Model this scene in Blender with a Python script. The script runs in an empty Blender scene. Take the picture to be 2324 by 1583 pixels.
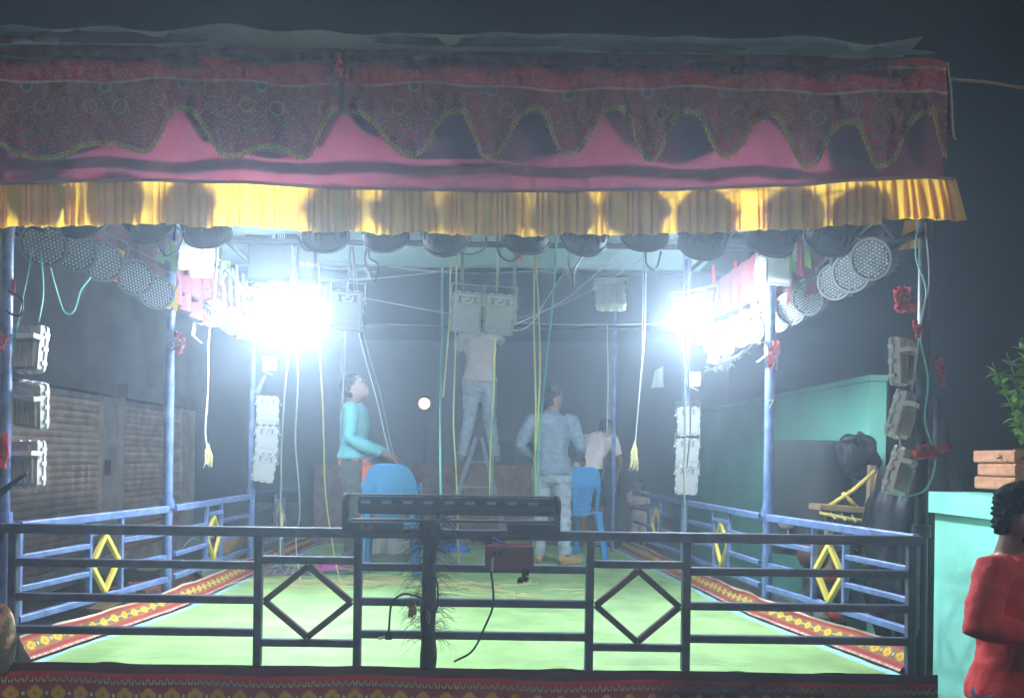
import bpy, math, random
import numpy as np
from mathutils import Vector, Matrix, Quaternion, Euler, noise
R = math.radians
random.seed(7)
sc = bpy.context.scene
col = sc.collection

# ------------------------------------------------------------------ camera
CAMZ, FOC, PX, PY, ROLL = 1.73, 1745.0, 1063.0, 1035.0, R(0.8)
cam = bpy.data.cameras.new('camera'); cam_o = bpy.data.objects.new('camera', cam); col.objects.link(cam_o)
cam.sensor_width = 36; cam.lens = 36 * FOC / 2323.0
cam.shift_x = (1161.5 - PX) / 2323.0; cam.shift_y = (PY - 791.5) / 2323.0
cam.clip_start = 0.05; cam.clip_end = 400
cam_o.matrix_world = Matrix.Translation((0, 0, CAMZ)) @ Matrix.Rotation(R(90), 4, 'X') @ Matrix.Rotation(ROLL, 4, 'Z')
sc.camera = cam_o
# ------------------------------------------------------------------ world (night) and a faint sun standing for the far street light
SUN_EL, SUN_AZ = R(30), R(138)
w = bpy.data.worlds.new('World'); sc.world = w; w.use_nodes = True
nt = w.node_tree; bg = nt.nodes['Background']
sky = nt.nodes.new('ShaderNodeTexSky'); sky.sky_type = 'NISHITA'; sky.sun_disc = False
sky.sun_elevation = SUN_EL; sky.sun_rotation = SUN_AZ
nt.links.new(sky.outputs[0], bg.inputs[0]); bg.inputs[1].default_value = 0.0006
sl = bpy.data.lights.new('sun', 'SUN'); sl.energy = 0.62; sl.angle = R(4); sl.color = (1, .93, .82)
so = bpy.data.objects.new('sun', sl); col.objects.link(so)
so.rotation_euler = Vector((-0.58, 0.64, -0.50)).to_track_quat('-Z', 'Y').to_euler()
# ------------------------------------------------------------------ render settings and exposure
sc.view_settings.view_transform = 'Standard'; sc.view_settings.look = 'None'
sc.view_settings.exposure = 0.30; sc.view_settings.gamma = 1.0; sc.view_settings.use_curve_mapping = False
cy = sc.cycles
cy.use_denoising = True
try: cy.denoiser = 'OPENIMAGEDENOISE'
except Exception: pass
cy.max_bounces = 7; cy.diffuse_bounces = 4; cy.glossy_bounces = 2; cy.transmission_bounces = 6; cy.volume_bounces = 1
cy.transparent_max_bounces = 8; cy.sample_clamp_indirect = 6; cy.caustics_reflective = False; cy.caustics_refractive = False
LAMP = 730.0          # radiance of a lit flood light's LED board
HAZE = 0.0205; HAZE_G = 0.70

# ------------------------------------------------------------------ helpers
def P(u, v, Y):
    """a place in the photograph (width 2323) at Y metres in front of the camera"""
    a, b = (u - PX) / FOC * Y, (PY - v) / FOC * Y
    return Vector((a * math.cos(ROLL) - b * math.sin(ROLL), Y, CAMZ + b * math.cos(ROLL) + a * math.sin(ROLL)))
V = Vector
FL = 0.70                         # stage floor height
def sideX(Y):                     # half width of the stage along its depth
    return 2.205 - 0.181 * (Y - 3.8) if Y < 5.1 else 1.97 - 0.042 * (Y - 5.1)
_mats = {}
def mat(name, c, rough=.6, metal=0., var=.12, scale=6., bump=0., bscale=60., trans=0., attr=False, emit=0., spec=.4, wave=None):
    if name in _mats: return _mats[name]
    m = bpy.data.materials.new(name); m.use_nodes = True; _mats[name] = m
    n, l = m.node_tree.nodes, m.node_tree.links
    b = n['Principled BSDF']; out = n['Material Output']
    b.inputs['Roughness'].default_value = rough; b.inputs['Metallic'].default_value = metal
    b.inputs['Specular IOR Level'].default_value = spec
    tc = n.new('ShaderNodeTexCoord'); nz = n.new('ShaderNodeTexNoise'); nz.inputs['Scale'].default_value = scale
    nz.inputs['Detail'].default_value = 5; l.new(tc.outputs['Object'], nz.inputs['Vector'])
    mr = n.new('ShaderNodeMapRange'); mr.inputs[1].default_value = .25; mr.inputs[2].default_value = .75
    mr.inputs[3].default_value = 1 - var; mr.inputs[4].default_value = 1 + var; l.new(nz.outputs[0], mr.inputs[0])
    mx = n.new('ShaderNodeVectorMath'); mx.operation = 'SCALE'; l.new(mr.outputs[0], mx.inputs['Scale'])
    if attr:
        at = n.new('ShaderNodeAttribute'); at.attribute_name = 'Col'; l.new(at.outputs['Color'], mx.inputs[0])
    else: mx.inputs[0].default_value = c[:3]
    l.new(mx.outputs[0], b.inputs['Base Color'])
    if bump or wave:
        bp = n.new('ShaderNodeBump'); bp.inputs['Strength'].default_value = bump or .3; bp.inputs['Distance'].default_value = .01
        n2 = n.new('ShaderNodeTexNoise'); n2.inputs['Scale'].default_value = bscale; n2.inputs['Detail'].default_value = 4
        l.new(tc.outputs['Object'], n2.inputs['Vector'])
        if wave:
            wv = n.new('ShaderNodeTexWave'); wv.bands_direction = wave[0]; wv.inputs['Scale'].default_value = wave[1]
            wv.inputs['Distortion'].default_value = .4; l.new(tc.outputs['Object'], wv.inputs['Vector'])
            ad = n.new('ShaderNodeMath'); ad.operation = 'ADD'; l.new(wv.outputs['Fac'], ad.inputs[0]); l.new(n2.outputs[0], ad.inputs[1])
            l.new(ad.outputs[0], bp.inputs['Height'])
        else: l.new(n2.outputs[0], bp.inputs['Height'])
        l.new(bp.outputs[0], b.inputs['Normal'])
    if emit:
        b.inputs['Emission Color'].default_value = (*c[:3], 1); b.inputs['Emission Strength'].default_value = emit
    if trans:
        t = n.new('ShaderNodeBsdfTranslucent'); l.new(mx.outputs[0], t.inputs['Color'])
        ms = n.new('ShaderNodeMixShader'); ms.inputs[0].default_value = trans
        l.new(b.outputs[0], ms.inputs[1]); l.new(t.outputs[0], ms.inputs[2]); l.new(ms.outputs[0], out.inputs['Surface'])
    return m
def winv(p):
    m = Matrix()
    while p is not None: m = p.matrix_basis @ m; p = p.parent
    return m.inverted()
def tag(o, label=None, cat=None, group=None, kind=None):
    if label: o['label'] = label
    if cat: o['category'] = cat
    if group: o['group'] = group
    if kind: o['kind'] = kind
    return o
def thing(name, label, cat, loc=(0, 0, 0), rot=(0, 0, 0), group=None):
    o = bpy.data.objects.new(name, None); o.empty_display_size = .1; col.objects.link(o)
    o.matrix_basis = Matrix.Translation(loc) @ (rot.to_matrix().to_4x4() if hasattr(rot, 'to_matrix') else Euler(rot).to_matrix().to_4x4())
    return tag(o, label, cat, group)
class MB:
    def __init__(s): s.v, s.f, s.c = [], [], []
    def quad(s, a, b, c, d):
        i = len(s.v); s.v += [V(a), V(b), V(c), V(d)]; s.f.append((i, i+1, i+2, i+3)); return s
    def box(s, c, d, q=None, taper=1.0):
        i = len(s.v); c = V(c)
        for z in (-1, 1):
            k = taper if z > 0 else 1
            for x, y in ((-1, -1), (1, -1), (1, 1), (-1, 1)):
                p = V((x*d[0]/2*k, y*d[1]/2*k, z*d[2]/2)); s.v.append(c + (q @ p if q else p))
        for f in ((3,2,1,0),(4,5,6,7),(0,1,5,4),(1,2,6,5),(2,3,7,6),(3,0,4,7)): s.f.append(tuple(i+k for k in f))
        return s
    def beam(s, a, b, w, h, up=(0, 0, 1), bev=0.12):
        a, b = V(a), V(b); t = (b - a).normalized(); u = V(up)
        x = t.cross(u)
        if x.length < 1e-4: x = t.cross(V((0, 1, 0)))
        x.normalize(); y = x.cross(t); k = min(w, h) * bev
        sec = [(-w/2+k,-h/2),(w/2-k,-h/2),(w/2,-h/2+k),(w/2,h/2-k),(w/2-k,h/2),(-w/2+k,h/2),(-w/2,h/2-k),(-w/2,-h/2+k)]
        i = len(s.v)
        for p in (a, b): s.v += [p + x*q[0] + y*q[1] for q in sec]
        for k in range(8): s.f.append((i+k, i+(k+1) % 8, i+8+(k+1) % 8, i+8+k))
        s.f.append(tuple(i+k for k in range(7, -1, -1))); s.f.append(tuple(i+8+k for k in range(8))); return s
    def loft(s, rings, n=12, side=(1, 0, 0), cap=True):
        """rings: (point, rx, ry)"""
        pts = [V(r[0]) for r in rings]; i0 = len(s.v); m = len(rings)
        for k, r in enumerate(rings):
            t = (pts[min(k+1, m-1)] - pts[max(k-1, 0)])
            t = t.normalized() if t.length > 1e-9 else V((0, 0, 1))
            sd = V(side); x = sd - t * sd.dot(t)
            if x.length < 1e-3: x = t.orthogonal()
            x.normalize(); y = t.cross(x)
            for j in range(n):
                a = 2*math.pi*j/n; s.v.append(pts[k] + x*r[1]*math.cos(a) + y*r[2]*math.sin(a))
        for k in range(m-1):
            for j in range(n):
                s.f.append((i0+k*n+j, i0+k*n+(j+1) % n, i0+(k+1)*n+(j+1) % n, i0+(k+1)*n+j))
        if cap:
            s.f.append(tuple(i0+j for j in range(n-1, -1, -1))); s.f.append(tuple(i0+(m-1)*n+j for j in range(n)))
        return s
    def tube(s, pts, r, n=6):
        return s.loft([(p, r, r) for p in pts], n, side=(.31, .7, .2))
    def limb(s, rings, n=14, side=(1, 0, 0)):
        """loft with rounded ends"""
        a, b = rings[0], rings[-1]
        da = (V(a[0]) - V(rings[1][0])).normalized(); db = (V(b[0]) - V(rings[-2][0])).normalized()
        ra, rb = min(a[1], a[2]), min(b[1], b[2])
        pre = [(V(a[0]) + da*ra*k, a[1]*math.sqrt(1-k*k)+1e-4, a[2]*math.sqrt(1-k*k)+1e-4) for k in (.97, .8, .5)]
        post = [(V(b[0]) + db*rb*k, b[1]*math.sqrt(1-k*k)+1e-4, b[2]*math.sqrt(1-k*k)+1e-4) for k in (.5, .8, .97)]
        return s.loft(pre + list(rings) + post, n, side)
    def ball(s, c, rx, ry=None, rz=None, n=12, m=8, q=None):
        ry = ry or rx; rz = rz or rx; i0 = len(s.v); c = V(c)
        for k in range(m+1):
            th = math.pi*(k+.02)/(m+.04)
            for j in range(n):
                a = 2*math.pi*j/n; p = V((rx*math.sin(th)*math.cos(a), ry*math.sin(th)*math.sin(a), -rz*math.cos(th)))
                s.v.append(c + (q @ p if q else p))
        for k in range(m):
            for j in range(n): s.f.append((i0+k*n+j, i0+k*n+(j+1) % n, i0+(k+1)*n+(j+1) % n, i0+(k+1)*n+j))
        s.f.append(tuple(i0+j for j in range(n-1, -1, -1))); s.f.append(tuple(i0+m*n+j for j in range(n))); return s
    def lathe(s, prof, c=(0, 0, 0), axis='Y', n=28):
        i0 = len(s.v); c = V(c)
        for r, h in prof:
            for j in range(n):
                a = 2*math.pi*j/n
                p = (r*math.cos(a), h, r*math.sin(a)) if axis == 'Y' else (r*math.cos(a), r*math.sin(a), h) if axis == 'Z' else (h, r*math.cos(a), r*math.sin(a))
                s.v.append(c + V(p))
        for k in range(len(prof)-1):
            for j in range(n): s.f.append((i0+k*n+j, i0+k*n+(j+1) % n, i0+(k+1)*n+(j+1) % n, i0+(k+1)*n+j))
        return s
    def grid(s, nu, nv, pos, colf=None):
        i0 = len(s.v)
        for j in range(nv+1):
            for i in range(nu+1):
                a, b = i/nu, j/nv; s.v.append(V(pos(a, b)))
                if colf: s.c.append(colf(a, b))
        for j in range(nv):
            for i in range(nu):
                k = i0 + j*(nu+1) + i; s.f.append((k, k+1, k+nu+2, k+nu+1))
        return s
    def build(s, name, m, parent=None, world=False, smooth=False, label=None, cat=None, group=None, kind=None, solid=0.):
        vs = s.v
        if world and parent is not None:
            mi = winv(parent); vs = [mi @ p for p in vs]
        org = V((0, 0, 0))
        if parent is None:
            org = sum(vs, V((0, 0, 0))) / len(vs); org.z = min(p.z for p in vs); vs = [p - org for p in vs]
        me = bpy.data.meshes.new(name); me.from_pydata([tuple(p) for p in vs], [], s.f)
        if s.c:
            at = me.color_attributes.new('Col', 'FLOAT_COLOR', 'POINT')
            at.data.foreach_set('color', np.array([(*c, 1.) for c in s.c], np.float32).ravel())
        me.materials.append(m)
        if smooth: me.polygons.foreach_set('use_smooth', [True]*len(me.polygons))
        o = bpy.data.objects.new(name, me); col.objects.link(o); o.location = org; o.parent = parent
        if solid:
            md = o.modifiers.new('thickness', 'SOLIDIFY'); md.thickness = solid; md.offset = 0
        return tag(o, label, cat, group, kind)
def copy_tree(o, parent=None):
    c = o.copy(); col.objects.link(c); c.parent = parent
    for ch in list(o.children): copy_tree(ch, c)
    return c
def face_quat(d, roll=0.):
    """turns local -Y (a lamp's front) towards d"""
    return V(d).to_track_quat('-Y', 'Z') @ Quaternion((0, 1, 0), roll)
def spline(pts, k=6):
    pts = [V(p) for p in pts]
    if len(pts) < 3: return pts
    out = []; q = [pts[0]*2-pts[1]] + pts + [pts[-1]*2-pts[-2]]
    for i in range(1, len(q)-2):
        for j in range(k):
            t = j/k; a, b, c, d = q[i-1:i+3]
            out.append(.5*((2*b)+(c-a)*t+(2*a-5*b+4*c-d)*t*t+(3*b-a-3*c+d)*t**3))
    return out + [pts[-1]]
ORD = ['first', 'second', 'third', 'fourth', 'fifth', 'sixth', 'seventh', 'eighth', 'ninth', 'tenth', 'eleventh', 'twelfth', 'thirteenth']
def nz(x, y=0., z=0.): return noise.noise(V((x, y, z)))
_ts = bpy.data.scenes.new('bake')
def bake(o):
    _ts.collection.objects.link(o)
    with bpy.context.temp_override(scene=_ts, view_layer=_ts.view_layers[0]):
        dg = bpy.context.evaluated_depsgraph_get(); dg.update()
        me = bpy.data.meshes.new_from_object(o.evaluated_get(dg))
    _ts.collection.objects.unlink(o); return me
def text_mesh(txt, size):
    cu = bpy.data.curves.new('lettering', 'FONT'); cu.body = txt; cu.size = size; cu.align_x = 'CENTER'; cu.align_y = 'CENTER'
    o = bpy.data.objects.new('lettering', cu); me = bake(o); bpy.data.objects.remove(o); return me
def remesh(mb, name, m, parent, voxel=.009, it=4, label=None):
    o = mb.build(name, m, None if parent is None else parent, smooth=True); col.objects.unlink(o); o.parent = None
    r = o.modifiers.new('r', 'REMESH'); r.mode = 'VOXEL'; r.voxel_size = voxel; r.use_smooth_shade = True
    if it:
        k = o.modifiers.new('s', 'SMOOTH'); k.factor = .5; k.iterations = it
    me = bake(o); o.modifiers.clear(); o.data = me; col.objects.link(o); o.parent = parent
    if not me.materials: me.materials.append(m)
    return tag(o, label)

# ------------------------------------------------------------------ materials
M_blue = mat('blue_paint', (.12, .17, .36), .45, var=.38, scale=16, bump=.2)
M_dark = mat('black_paint', (.016, .019, .026), .38, var=.3, scale=12, bump=.1)
M_yellowp = mat('yellow_paint', (.72, .55, .10), .45, var=.15, bump=.08)
M_white = mat('white_cast', (.62, .62, .61), .45, var=.08, scale=20)
M_greycast = mat('grey_cast', (.42, .405, .38), .55, var=.2, scale=14, bump=.1)
M_beigecast = mat('beige_cast', (.60, .57, .49), .5, var=.12, scale=14)
M_panel = mat('led_board', (.90, .90, .92), .35, var=.05, scale=30)
M_lit = mat('lit_led_board', (.74, .88, 1.0), .5, var=0, emit=LAMP)
M_lit2 = mat('lit_led_board_weaker', (.74, .88, 1.0), .5, var=0, emit=LAMP*1.25)
M_lit3 = mat('lit_led_board_added', (.76, .89, 1.0), .5, var=0, emit=LAMP*.80)
M_dimw = mat('darkened_white_cast', (.30, .30, .29), .5, var=.1, scale=20)  # white darkened in the colour so the far lamps don't burn out
M_dimp = mat('darkened_led_board', (.36, .36, .37), .4, var=.08, scale=30)  # board white darkened in the same way
M_print2 = mat('dark_grey_print', (.12, .12, .14), .7)
M_print = mat('grey_print', (.42, .43, .48), .7)
M_clip = mat('clip_metal', (.75, .74, .72), .3, .3)
M_parblack = mat('black_fixture', (.018, .02, .023), .75, var=.25, bump=.08, spec=.15)
M_pargrey = mat('grey_fixture', (.20, .20, .205), .45, var=.15, bump=.05)
M_lens = mat('led_lens', (.52, .53, .56), .15, var=.1, spec=.7)
M_lensbed = mat('lens_bed', (.10, .10, .11), .4)
M_cabblk = mat('black_cable', (.015, .015, .017), .45)
M_cabyel = mat('yellow_cable', (.80, .72, .30), .5)
M_cabgrn = mat('green_cable', (.16, .52, .42), .5)
M_cabwht = mat('white_cable', (.74, .74, .72), .5)
M_cabgry = mat('grey_cable', (.36, .37, .40), .5)
M_redrag = mat('red_rag', (.55, .05, .05), .9, trans=.3, var=.3, bump=.3)
M_orange = mat('orange_rag', (.80, .22, .10), .9, trans=.3)
M_skin = mat('brown_skin', (.23, .115, .07), .5, var=.12, scale=20)
M_hair = mat('black_hair', (.010, .009, .009), .9, var=.3, scale=80, bump=.6, bscale=150, spec=.1)
M_mat = mat('green_plastic_mat', (.33, .52, .195), .45, var=.28, scale=4.0, bump=.7, bscale=7, wave=('Y', 21), spec=.35)
M_ground = mat('earth_ground', (.105, .085, .065), .95, var=.4, scale=1.7, bump=.8, bscale=9)
M_brick = mat('fired_brick', (.50, .225, .12), .85, var=.35, scale=14, bump=.5, bscale=40)
M_brickd = mat('dusty_brick', (.26, .105, .07), .9, var=.4, scale=14, bump=.5, bscale=40)
M_conc = mat('grey_concrete', (.44, .435, .42), .85, var=.35, scale=3, bump=.35, bscale=20)
M_wood = mat('weathered_wood', (.30, .20, .11), .75, var=.3, scale=12, bump=.4, bscale=30)
M_polyblk = mat('black_polythene', (.012, .012, .014), .48, var=.3, scale=5, bump=.7, bscale=9, spec=.3)
M_cloth = mat('printed_cloth', (1, 1, 1), .85, var=.14, scale=11, trans=.38, attr=True, bump=.25, bscale=220)
M_clothop = mat('printed_opaque_cloth', (1, 1, 1), .85, var=.12, scale=9, attr=True, bump=.25, bscale=220)
M_pink = mat('pink_cloth', (.28, .045, .085), .85, var=.16, scale=5, trans=.36, bump=.2, bscale=120)
M_frill = mat('yellow_satin', (.95, .54, .045), .55, var=.12, scale=8, trans=.50, bump=.15, bscale=90)
M_maroon = mat('maroon_cloth', (.30, .10, .12), .8, var=.2, scale=9, trans=.35)
M_tarp = mat('blue_grey_tarp', (.56, .76, .84), .45, var=.1, scale=3, trans=.10, bump=.35, bscale=5)
M_leaf = mat('green_leaf', (.20, .36, .07), .5, var=.45, scale=9, trans=.3)
M_leafd = mat('dark_green_leaf', (.09, .16, .05), .5, var=.4, scale=9, trans=.3)
M_glassblue = mat('blue_plastic', (.035, .25, .60), .35, var=.06, scale=4, spec=.5)
M_metal = mat('grey_metal', (.42, .42, .43), .35, .6, var=.15)
M_ladder = mat('ladder_grey', (.30, .31, .38), .5, var=.2, scale=12)

# ================================================================== SETTING
g = MB().grid(60, 60, lambda a, b: (-13+26*a, -3+31*b, .03*nz(a*30, b*30)-.03)).build('ground', M_ground, smooth=True, kind='structure')

# ------------------------------------------------------------------ shop building on the left with rolling shutters
XW = -5.15
shop = thing('shop_building', 'dark shop front with two rusty rolling shutters beyond the stage railing', 'building', (XW, 11, 0))
M_plaster = mat('dark_plaster', (.16, .16, .165), .9, var=.4, scale=1.5, bump=.4, bscale=18)
MB().box((XW-.25, 11.0, 3.35), (.3, 9, 1.7)).build('upper_wall', M_plaster, shop, True)
MB().box((XW-.2, 11.0, .12), (.5, 9, .24)).build('plinth', M_conc, shop, True)
for y0, y1 in ((6.5, 7.8), (10.75, 11.35), (13.75, 14.5)):
    MB().box((XW-.18, (y0+y1)/2, 1.38), (.34, y1-y0, 2.26)).build('pillar', M_conc, shop, True)
MB().box((XW+.0, 10.98, 1.5), (.02, .16, .22)).build('meter_plate', mat('rusty_plate', (.10, .07, .06), .8), shop, True)
rc = random.Random(3)
SLCOL = [(.68, .56, .46), (.63, .52, .43), (.57, .46, .38), (.72, .61, .51)]
M_slat = mat('painted_slat', (1, 1, 1), .6, attr=True, var=.3, scale=5, bump=.2)
glyph = {}
def shutter(y0, y1, letters):
    n = 26
    sh = MB().box((XW-.06, (y0+y1)/2, 1.35), (.05, y1-y0, 2.3)).build('shutter', M_dark, shop, True)
    for k in range(n):
        z0 = .25 + k*(2.26/n); hh = 2.26/n
        rows = {11: 0, 12: 1, 13: 2, 14: 3} if letters else {9: 0, 10: 1, 11: 2}
        base = SLCOL[rc.randrange(4)]; rust = max(0, 1-k/15)
        base = tuple(b*(1-rust*r) for b, r in zip(base, (.38, .55, .58)))
        segs = 150; mb = MB(); hashrow = rows.get(k)
        cols = []
        for i in range(segs+1):
            c = base
            if hashrow is not None:
                gi = int(i*34/segs); ch = gi // 3
                on = ((ch*7 + gi*13 + hashrow*5) % 5) < 3 and gi % 3 != 2 and ch % 4 != 3 and letters
                if letters and on: c = (.80, .70, .60)
                elif not letters and (gi*5+hashrow*3) % 4 == 0 and 6 < gi < 22: c = (.42, .36, .33)
            cols.append(c)
        def pos(a, b):
            th = math.pi*b; return (XW + .018*math.sin(th) + .004, y0+(y1-y0)*a, z0+hh*(b*.96))
        mb.grid(segs, 4, pos, lambda a, b: cols[int(round(a*segs))])
        mb.build('slat', M_slat, sh, True, smooth=True)
    MB().box((XW+.03, (y0+y1)/2, 2.62), (.22, y1-y0+.2, .2)).build('shutter_hood', M_plaster, shop, True)
    for y in (y0, y1): MB().box((XW+.02, y, 1.38), (.07, .05, 2.28)).build('guide_rail', M_conc, sh, True)
shutter(7.82, 10.72, True); shutter(11.38, 13.72, False)

# ------------------------------------------------------------------ turquoise house on the right
M_turq = mat('turquoise_wall', (.24, .72, .56), .8, var=.14, scale=1.3, bump=.2, bscale=30)
M_mint = mat('mint_wall', (.26, .68, .53), .85, var=.22, scale=3.2, bump=.5, bscale=9, spec=.15)
hs = thing('house', 'plain turquoise plastered house wall beyond the railing', 'building', (3.4, 9, 0))
MB().box((3.40, 9.0, 1.2), (.14, 5.2, 2.4)).build('wall', M_turq, hs, True)  # cut low so the wall's shaded upper part reads as dark
MB().box((3.39, 9.0, .15), (.2, 5.22, .3)).build('plinth', M_conc, hs, True)
MB().box((3.40, 9.0, 2.43), (.16, 5.22, .05)).build('coping', M_turq, hs, True)  # added edge along the cut

# mint boundary wall beside the man in red
bw = thing('boundary_wall', 'mint green plastered boundary wall with coping behind the man in red', 'wall', (2.9, 3.6, 0))
MB().box((2.90, 3.45, .72), (.26, 2.22, 1.44)).build('wall_face', M_mint, bw, True)
MB().box((2.885, 3.45, 1.50), (.33, 2.27, .12)).build('coping', M_mint, bw, True)

# low brick wall and rear buildings
M_brickwall = mat('far_brick', (.21, .12, .085), .9, var=.45, scale=9, bump=.6, bscale=24)
MB().box((-.2, 11.6, .80), (4.2, .3, 1.6)).build('brick_wall', M_brickwall, label='low brown brick wall far behind the ladder', cat='wall')
bh = thing('back_building', 'dark unlit house far behind the back of the stage', 'building', (2.0, 18, 0))
M_far = mat('far_plaster', (.07, .075, .08), .9, var=.3, scale=.8)
MB().box((1.5, 18, 2.2), (9, .4, 4.4)).build('wall', M_far, bh, True)
MB().box((3.0, 17.76, 1.1), (1.0, .06, 2.1)).build('door', M_dark, bh, True)
MB().box((0.6, 17.76, 1.6), (.9, .06, 1.0)).build('window', M_dark, bh, True)

# ================================================================== STAGE
st = thing('stage_platform', 'low wooden stage platform under the green mat', 'stage', (0, 6.3, 0))
MB().box((0, 6.33, FL-.06), (4.3, 5.2, .10)).build('deck', M_wood, st, True)
for x in (-2.05, -.7, .7, 2.05):
    for y in (3.95, 6.3, 8.7): MB().beam((x, y, 0), (x, y, FL-.11), .08, .08).build('leg', M_blue, st, True)
for y in (3.8, 8.85): MB().beam((-2.1, y, FL-.16), (2.1, y, FL-.16), .06, .1).build('joist', M_dark, st, True)

def mat_pos(a, b):
    Y = 3.73 + 5.2*b; hw = sideX(Y) - .17; x = -hw + 2*hw*a
    z = FL + .004 + .005*nz(x*2.2, Y*2.2) + .022*max(0, nz(x*.8+3, Y*5)-.1) + .020*max(0, nz(x*6+Y*2, Y*.7, 4)-.15) + (.006 if abs((Y-3.73) % 1.3-.65) < .012 else 0)
    return (x, Y, z)
MB().grid(220, 260, mat_pos).build('floor_mat', M_mat, smooth=True, label='pale green ribbed plastic mat covering the stage floor', cat='mat')
M_under = mat('pale_blue_sheet', (.30, .56, .60), .6, var=.3, scale=14)
for sgn, side in ((-1, 'shutters'), (1, 'turquoise house')):
    MB().grid(120, 3, lambda a, b: (sgn*(sideX(3.74+5*a)-.20+.10*b+.015*nz(a*40, sgn)), 3.74+5*a, FL+.0005-.001*b)).build('ground_sheet', M_under,
        label='pale blue sheet edge showing under the mat towards the %s' % side, cat='sheet')

# --- flowered border cloths along the sides and the printed skirt along the front
def flower_col(x, y, field, R0=.40):
    """x in repeats, y -.5...5 over the band"""
    f = (x % 1.0) - .5; r = math.hypot(f*1.0, y); th = math.atan2(y, f)
    rad = R0*(.72 + .28*abs(math.cos(2*th))**.6)
    if r < rad*.30: return (.45, .20, .02)
    if r < rad: return (.62, .39, .04)
    g_ = abs(f) - .5; r2 = math.hypot(g_, y)
    if r2 < .07: return (.75, .72, .62)
    if abs(abs(g_)*1.6 - abs(y)) < .09 and r2 < .33: return (.09, .14, .05)
    return field
def border_col(a, b, rep):
    x = a*rep
    if b < .09: return (.55, .46, .33)
    if b < .25: return (.32, .03, .027)
    if b < .75: return flower_col(x, (b-.5)/.50*.9, (.30, .10, .045), .34)
    if b < .90: return (.32, .035, .03)
    return (.56, .48, .36) if (x*5 % 1) < .55 else (.46, .07, .06)
for sgn, side in ((-1, 'shutters'), (1, 'turquoise house')):
    def bpos(a, b):
        Y = 3.76 + 5.0*a; sag = .012*nz(Y*3, sgn*5) + .018*abs(math.sin(Y*2.4))
        return (sgn*(sideX(Y) - .03 - .06*b**1.5 + .01*nz(Y*6, b*3, sgn)), Y, FL + .135 - .125*b - sag*(1-b))
    MB().grid(700, 26, bpos, lambda a, b: border_col(a, b, 54)).build('border_cloth', M_clothop, smooth=True,
        label='red border cloth with yellow flowers under the railing by the %s' % side, cat='cloth')
def skirt_col(a, b):
    x = a*43; b = min(1, b*1.42)
    if b < .16: return (.10, .018, .025)
    if b < .23: return (.50, .025, .035)
    if b < .33:
        t = (b-.23)/.10; f = abs((x*3.6 % 1)-.5)*2
        if f < t*.95: return (.70, .60, .44) if f > t*.45 else (.06, .05, .03)
        return (.35, .03, .03)
    if b < .36: return (.08, .07, .04)
    if b < .74: return flower_col(x, (b-.53)/.40, (.36, .025, .03), .34)
    if b < .8: return (.40, .03, .03)
    f = abs((x*3.6 % 1)-.5)*2; t = (b-.8)/.12
    return (.66, .56, .42) if f < t else (.05, .04, .03)
def skpos(a, b):
    x = -2.45+4.72*a
    return (x, 3.685 + .012*math.sin(x*9+b)+.008*nz(x*4, b*2), FL + .012 - .012*nz(x*1.3) - .40*b)
MB().grid(1500, 70, skpos, skirt_col).build('stage_skirt', M_clothop, smooth=True, label='dark red printed skirt cloth with flower medallions along the stage front', cat='cloth')

M_front = mat('backlit_blue_paint', (.055, .062, .095), .42, var=.4, scale=14, bump=.15)  # side railing blue, darkened in the colour as it looks when backlit
# ------------------------------------------------------------------ front railing (dark blue)
YF = 3.75
fr = thing('front_railing', 'dark blue steel railing with two diamonds across the stage front', 'railing', (0, YF, FL))
XU = lambda u: P(u, 1350, YF).x
T = .040
xs = [XU(u) for u in (30, 586, 812, 1337, 1556, 2066)]
MB().beam((xs[0]-.07, YF, 1.35), (xs[5]+.05, YF, 1.35), .05, .046).build('top_rail', M_front, fr, True)
for x in xs: MB().beam((x, YF, FL-.05), (x, YF, 1.328), T, T, (0, 1, 0)).build('post', M_front, fr, True)
for i, j in ((0, 1), (2, 3), (4, 5)):
    for z in (1.186, 1.018, .859): MB().beam((xs[i]+T/2, YF, z), (xs[j]-T/2, YF, z), .036, .038).build('rail', M_front, fr, True)
for i, j in ((1, 2), (3, 4)):
    a, b = xs[i]+T/2, xs[j]-T/2; c = (a+b)/2
    for z in (1.215, .812): MB().beam((a, YF, z), (b, YF, z), .036, .036).build('rail', M_front, fr, True)
    k = [V((a+.012, YF, 1.013)), V((c, YF, 1.186)), V((b-.012, YF, 1.013)), V((c, YF, .840))]
    M_dbr = mat('brown_black_paint', (.085, .055, .045), .45)
    for q in range(4): MB().beam(k[q], k[(q+1) % 4], .030, .032, (0, 1, 0)).build('diamond_bar', M_dbr, fr, True)

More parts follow.
